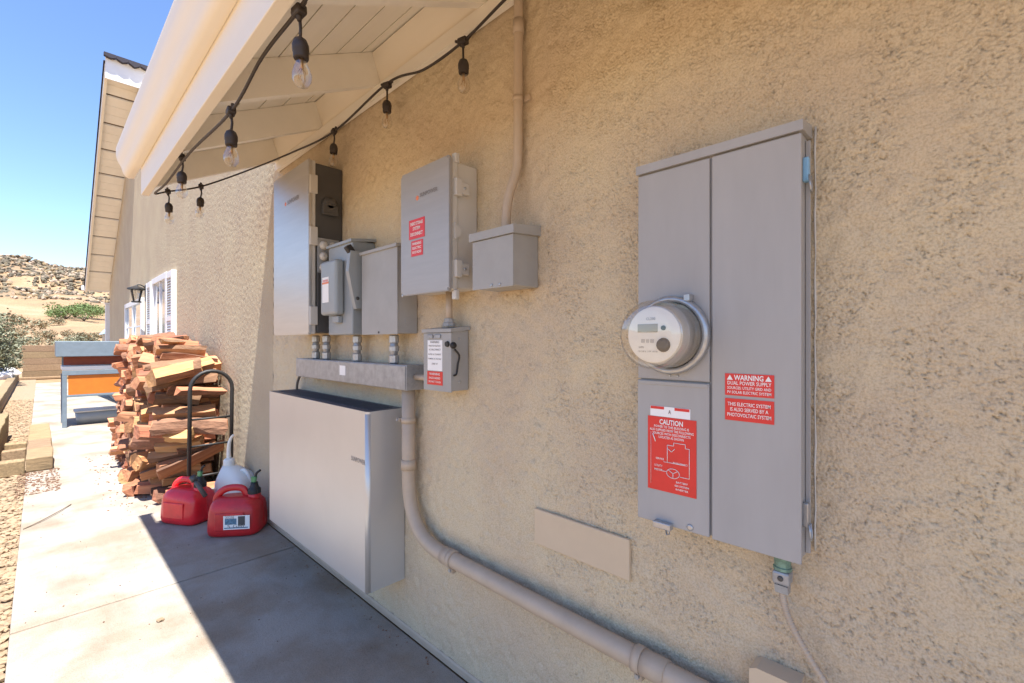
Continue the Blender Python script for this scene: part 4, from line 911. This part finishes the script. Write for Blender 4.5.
# ------------------------------------------------------------------ timbers and raised beds
def timber(par, x0, x1, y0, y1, z0, z1, along='y'):
    b_ = new(); box(b_, x0, x1, y0, y1, z0, z1, bev=.01, seg=2)
    bmesh.ops.subdivide_edges(b_, edges=[e for e in b_.edges if e.calc_length() > .6], cuts=5)
    for v in b_.verts: v.co += Vector((noise.noise(v.co*3.1), noise.noise(v.co*3.1+Vector((9, 0, 0))), noise.noise(v.co*3.1+Vector((0, 7, 0)))))*.009
    return obj('timber', b_, M['timberx' if along == 'y' else 'timber'], par)
t = empty('timber_edging', (-1.2, 8.3, 0), 'low pale weathered timbers laid beside the path, nearest on the left', 'timber edging')
timber(t, -1.305, -1.10, 6.92, 7.55, .0, .145, 'y'); timber(t, -1.305, -1.105, 7.57, 8.25, .0, .145, 'y'); timber(t, -1.305, -1.10, 8.27, 9.75, .0, .14, 'y')
timber(t, -1.50, -1.312, 6.95, 7.12, -.03, .125, 'x'); timber(t, -1.50, -1.312, 8.2, 8.34, -.03, .12, 'x'); timber(t, -1.50, -1.312, 7.7, 7.82, -.03, .12, 'x')
t = empty('raised_bed', (-2, 8.5, 0), 'near raised bed of stacked dark timbers filled with soil at the left edge', 'raised bed')
for z in (0, .165):
    timber(t, -1.69, -1.52, 7.75, 9.9, z-.02, z+.16, 'y'); timber(t, -3.4, -1.70, 9.74, 9.9, z-.02, z+.16, 'x'); timber(t, -3.4, -1.70, 7.75, 7.91, z-.02, z+.16, 'x')
bm = new(); box(bm, -3.4, -1.692, 7.92, 9.73, -.1, .27); obj('soil', bm, mat('dry soil', (.33, .24, .16), .95, var=.4, vscale=14, bump=.8, bscale=40, bdist=.01), t)
t = empty('long_raised_bed', (-2, 17, 0), 'long low raised bed of timbers running away along the gravel strip', 'raised bed')
for y in np.arange(11, 24, 2.6):
    for z in (-.02, .115): timber(t, -1.90, -1.73, y, y+2.59, z, z+.13, 'y')
timber(t, -3.6, -1.91, 11, 11.16, -.02, .245, 'x')
bm = new(); box(bm, -3.6, -1.902, 11.17, 24, -.1, .20); obj('soil', bm, mat('orange soil', (.42, .27, .15), .95, var=.35, vscale=9, bump=.8, bscale=30, bdist=.01), t)
t = empty('timber_retaining_wall', (-.6, 24.6, 0), 'stacked weathered timber retaining wall across the far end of the path', 'retaining wall')
for k in range(5):
    timber(t, -1.66+.02*(k % 2), .55, 24.5, 24.7, k*.238+.03, k*.238+.262, 'x'); timber(t, .56, 2.8, 24.5, 24.7, k*.238+.03, k*.238+.262, 'x')
timber(t, -1.85, 1.6, 24.25, 24.495, -.03, .05, 'x')
bm = new(); box(bm, -1.6, 6, 24.71, 27, 0, 1.16); obj('backfill', bm, M['ground'], t)
# small blue roof thing beyond the corner
t = empty('far_shed', (.1, 22, 0), 'tiny pale blue shed roof seen past the far house corner', 'shed')
bm = new(); box(bm, .42, 1.6, 21.6, 23, 0, 1.62); obj('wall', bm, M['blue_gray'], t)
bm = new(); prism(bm, [(.33, 1.62), (1.7, 1.62), (1.7, 2.0), (.55, 1.9)], 21.5, 23.1, 'y'); obj('roof', bm, mat('pale blue tin', (.35, .45, .55), .4), t)

# ------------------------------------------------------------------ rocks and shrubs
def rock(x, y, z, s, label):
    bm = new(); bmesh.ops.create_icosphere(bm, subdivisions=3, radius=1)
    o3 = Vector((x*7, y*3, 1))
    for v in bm.verts: v.co = v.co*(1+.35*noise.noise(v.co*1.3+o3)+.12*noise.noise(v.co*4+o3)); v.co = Vector((v.co.x*s, v.co.y*s*.8, v.co.z*s*.55))
    o = obj('rock', bm, M['rock'], local=True); o.location = (x, y, z); tag(o, label, 'rock', 'pale rocks on the raised bed')
for k, (x, y, s) in enumerate(((-2.0, 22.8, .36), (-2.3, 22.1, .42), (-2.1, 21.0, .3), (-2.5, 23.1, .4))):
    rock(x, y, .2+s*.3, s, ['pale rock beneath the shrub, nearest the far timber wall', 'largest pale rock on the long raised bed', 'smallest pale rock in front of the others on the raised bed', 'pale rock at the back of the raised bed under the shrub'][k])
def leaf_blob(bm_v, bm_f, c, rad, n, ls, g, hz=1.0):
    for _ in range(n):
        d = Vector((g.gauss(0, 1), g.gauss(0, 1), g.gauss(0, 1))).normalized(); rr = rad*(g.random()**.45)
        rr *= 1+.45*noise.noise(d*2.2+c)
        p = c+Vector((d.x*rr, d.y*rr, d.z*rr*hz))
        a = Vector((g.uniform(-1, 1), g.uniform(-1, 1), g.uniform(-1, 1))).normalized(); b = a.cross(Vector((g.uniform(-1, 1), g.uniform(-1, 1), g.uniform(-1, 1)))).normalized()
        i = len(bm_v); s_ = ls*g.uniform(.6, 1.3)
        bm_v += [p-a*s_, p+b*s_*.45, p+a*s_, p-b*s_*.45]; bm_f.append((i, i+1, i+2, i+3))
def shrub(x, y, z, rad, hz, n, ls, mm, label, group=None, name='shrub', clumps=9, stems=True):
    g = random.Random(int(x*31+y*17)); V_, F_ = [], []
    for _ in range(clumps):
        c = Vector((g.uniform(-.62, .62)*rad, g.uniform(-.62, .62)*rad, rad*hz*g.uniform(.45, 1.25)))
        leaf_blob(V_, F_, c, rad*g.uniform(.38, .58), n//clumps, ls, g, hz)
    t = empty(name, (x, y, z), label, 'shrub', group)
    from_arrays('foliage', [tuple(v) for v in V_], F_, mm, t, mi=[g.choice([0, 0, 1]) if isinstance(mm, list) else 0 for _ in F_])
    if stems:
        bm = new()
        for _ in range(8):
            a = g.uniform(0, 6.28); tube(bm, [(0, 0, -.05), (.3*rad*math.cos(a), .3*rad*math.sin(a), rad*hz*.5), (.6*rad*math.cos(a+.3), .6*rad*math.sin(a+.3), rad*hz*1.0)], [rad*.03, rad*.02, rad*.008], 5)
        obj('stem', bm, M['bark2'], t, local=True)
    return t
shrub(-2.38, 21.5, .1, .98, 1.35, 9000, .05, [M['leaf'], M['leaf_b']], 'large grey green shrub at the left edge behind the raised bed', clumps=16)
shrub(-2.35, 25.6, .2, .7, .7, 3000, .045, [M['leaf_b'], M['leaf']], 'smaller sage shrub right of the large one at the end of the bed', clumps=8)
def gz(x, y): return hgt(x, y)
def pol(pxl, dist):
    u = (pxl-512)/460; dx = .698*u+.716; dy = -.716*u+.698; l = math.hypot(dx, dy); return -1.2+dx/l*dist, dy/l*dist
mids = [(15, 60, 1.5, 'l'), (30, 66, 1.3, 'd'), (44, 58, 1.1, 'd'), (60, 75, 1.2, 'd'), (73, 62, 1.3, 'l'), (52, 48, 1.0, 'd'), (24, 95, 2.2, 'd'), (40, 110, 2.2, 'd'), (8, 120, 3.0, 'd'), (90, 70, 1.5, 'd'), (98, 55, 1.2, 'l'), (33, 40, .8, 'd'), (66, 42, .7, 'd'), (20, 84, 1.3, 'd'), (48, 90, 1.6, 'd'), (56, 130, 2.0, 'd'), (70, 100, 1.3, 'd'), (82, 84, 1.2, 'd'), (100, 95, 1.4, 'd'), (12, 45, .9, 'l'), (78, 50, .8, 'd')]
for k, (p_, d_, r_, c_) in enumerate(mids):
    x, y = pol(p_, d_); shrub(x, y, gz(x, y), r_, .6, 500, r_*.09, [M['leaf_b'], M['leaf']] if c_ == 'l' else [M['leaf_dry'], M['leaf_b']], 'rounded desert shrub scattered over the sandy slope beyond the path', 'desert shrubs on the slope', 'desert_shrub', 5, False)
for k, (p_, d_, r_) in enumerate(((58, 150, 2.4), (66, 145, 3.4), (75, 150, 3.6), (84, 140, 3.0), (92, 148, 3.2))):
    x, y = pol(p_, d_); shrub(x, y, gz(x, y), r_, .65, 900, r_*.07, [M['leaf_g'], M['leaf_g']], ['leftmost', 'second from left', 'middle', 'fourth from left', 'rightmost'][k]+' of the bright green trees in the row on the hillside', 'bright green trees on the hillside', 'green_tree', 7, True)
# far-off brush and boulders on the hillside (uncountable)
g = np.random.default_rng(9); Vb, Fb, Mi = [], [], []
bq = bmesh.new(); bmesh.ops.create_icosphere(bq, subdivisions=1, radius=1); bv = np.array([v.co[:] for v in bq.verts]); bf = np.array([[v.index for v in f.verts] for f in bq.faces]); bq.free()
k = 0
while k < 12500:
    ang = g.uniform(-.42, .22); d_ = 215+g.random()**.75*185
    x, y = -1.2+math.sin(ang)*d_, math.cos(ang)*d_
    if noise.noise(Vector((x*.03, y*.03, 5))) < -.25 and d_ < 220: continue
    s_ = g.uniform(.25, .8)*(.4+d_/300); z = hgt(x, y)
    vv = bv*(1+g.uniform(-.3, .3, (12, 1)))*np.array([s_, s_, s_*.85])+np.array([x, y, z+.2*s_])
    Vb.append(vv); Fb.append(bf+12*k); Mi += [int(g.choice([0, 0, 1, 1, 2, 2, 3]))]*20; k += 1
o = from_arrays('hillside_brush', np.concatenate(Vb), np.concatenate(Fb), [mat('dark brush', (.13, .105, .07), .9, var=.4, vscale=.4), mat('tan brush', (.17, .14, .09), .9, var=.4, vscale=.4), mat('boulder', (.36, .27, .19), .9, var=.3, vscale=.5), M['leaf_dry']], mi=Mi)
tag(o, 'dark brush and boulders dotted over the distant hillside', 'brush', kind='stuff')
# small things on the path
bm = new(); tube(bm, cat([(-1.285, 4.85, .004), (-1.2, 4.95, .010), (-1.10, 5.12, .012), (-1.02, 5.30, .006)]), .0035, 6)
tag(obj('twig', bm, M['bark2'], base=(-1.2, 5, 0)), 'thin dry twig lying across the left edge of the sunlit path', 'twig')
o = tag(stones('pebble', 1, -.80, -.79, 2.78, 2.79, .002, .016, .017, [M['stone']], 1, 21), 'single small pebble on the sunlit path near the bottom edge', 'pebble')
tag(stones('path_debris', 150, -1.28, -.05, 1.6, 6.0, .001, .0015, .004, [M['bark']], 1, 31), 'tiny leaf and bark crumbs on the shaded path', 'debris', kind='stuff')
tag(stones('wall_foot_debris', 120, -.09, -.025, 1.2, 3.4, .001, .001, .0045, [M['bark']], 1, 33), 'brown crumbs gathered along the foot of the wall', 'debris', kind='stuff')
tag(stones('wood_chips', 170, -.85, -.40, 4.75, 7.4, .001, .003, .009, [mat('dull chips', (.22, .11, .05), .95)], 1, 41), 'wood chips and splinters scattered at the foot of the woodpile', 'wood chips', kind='stuff')
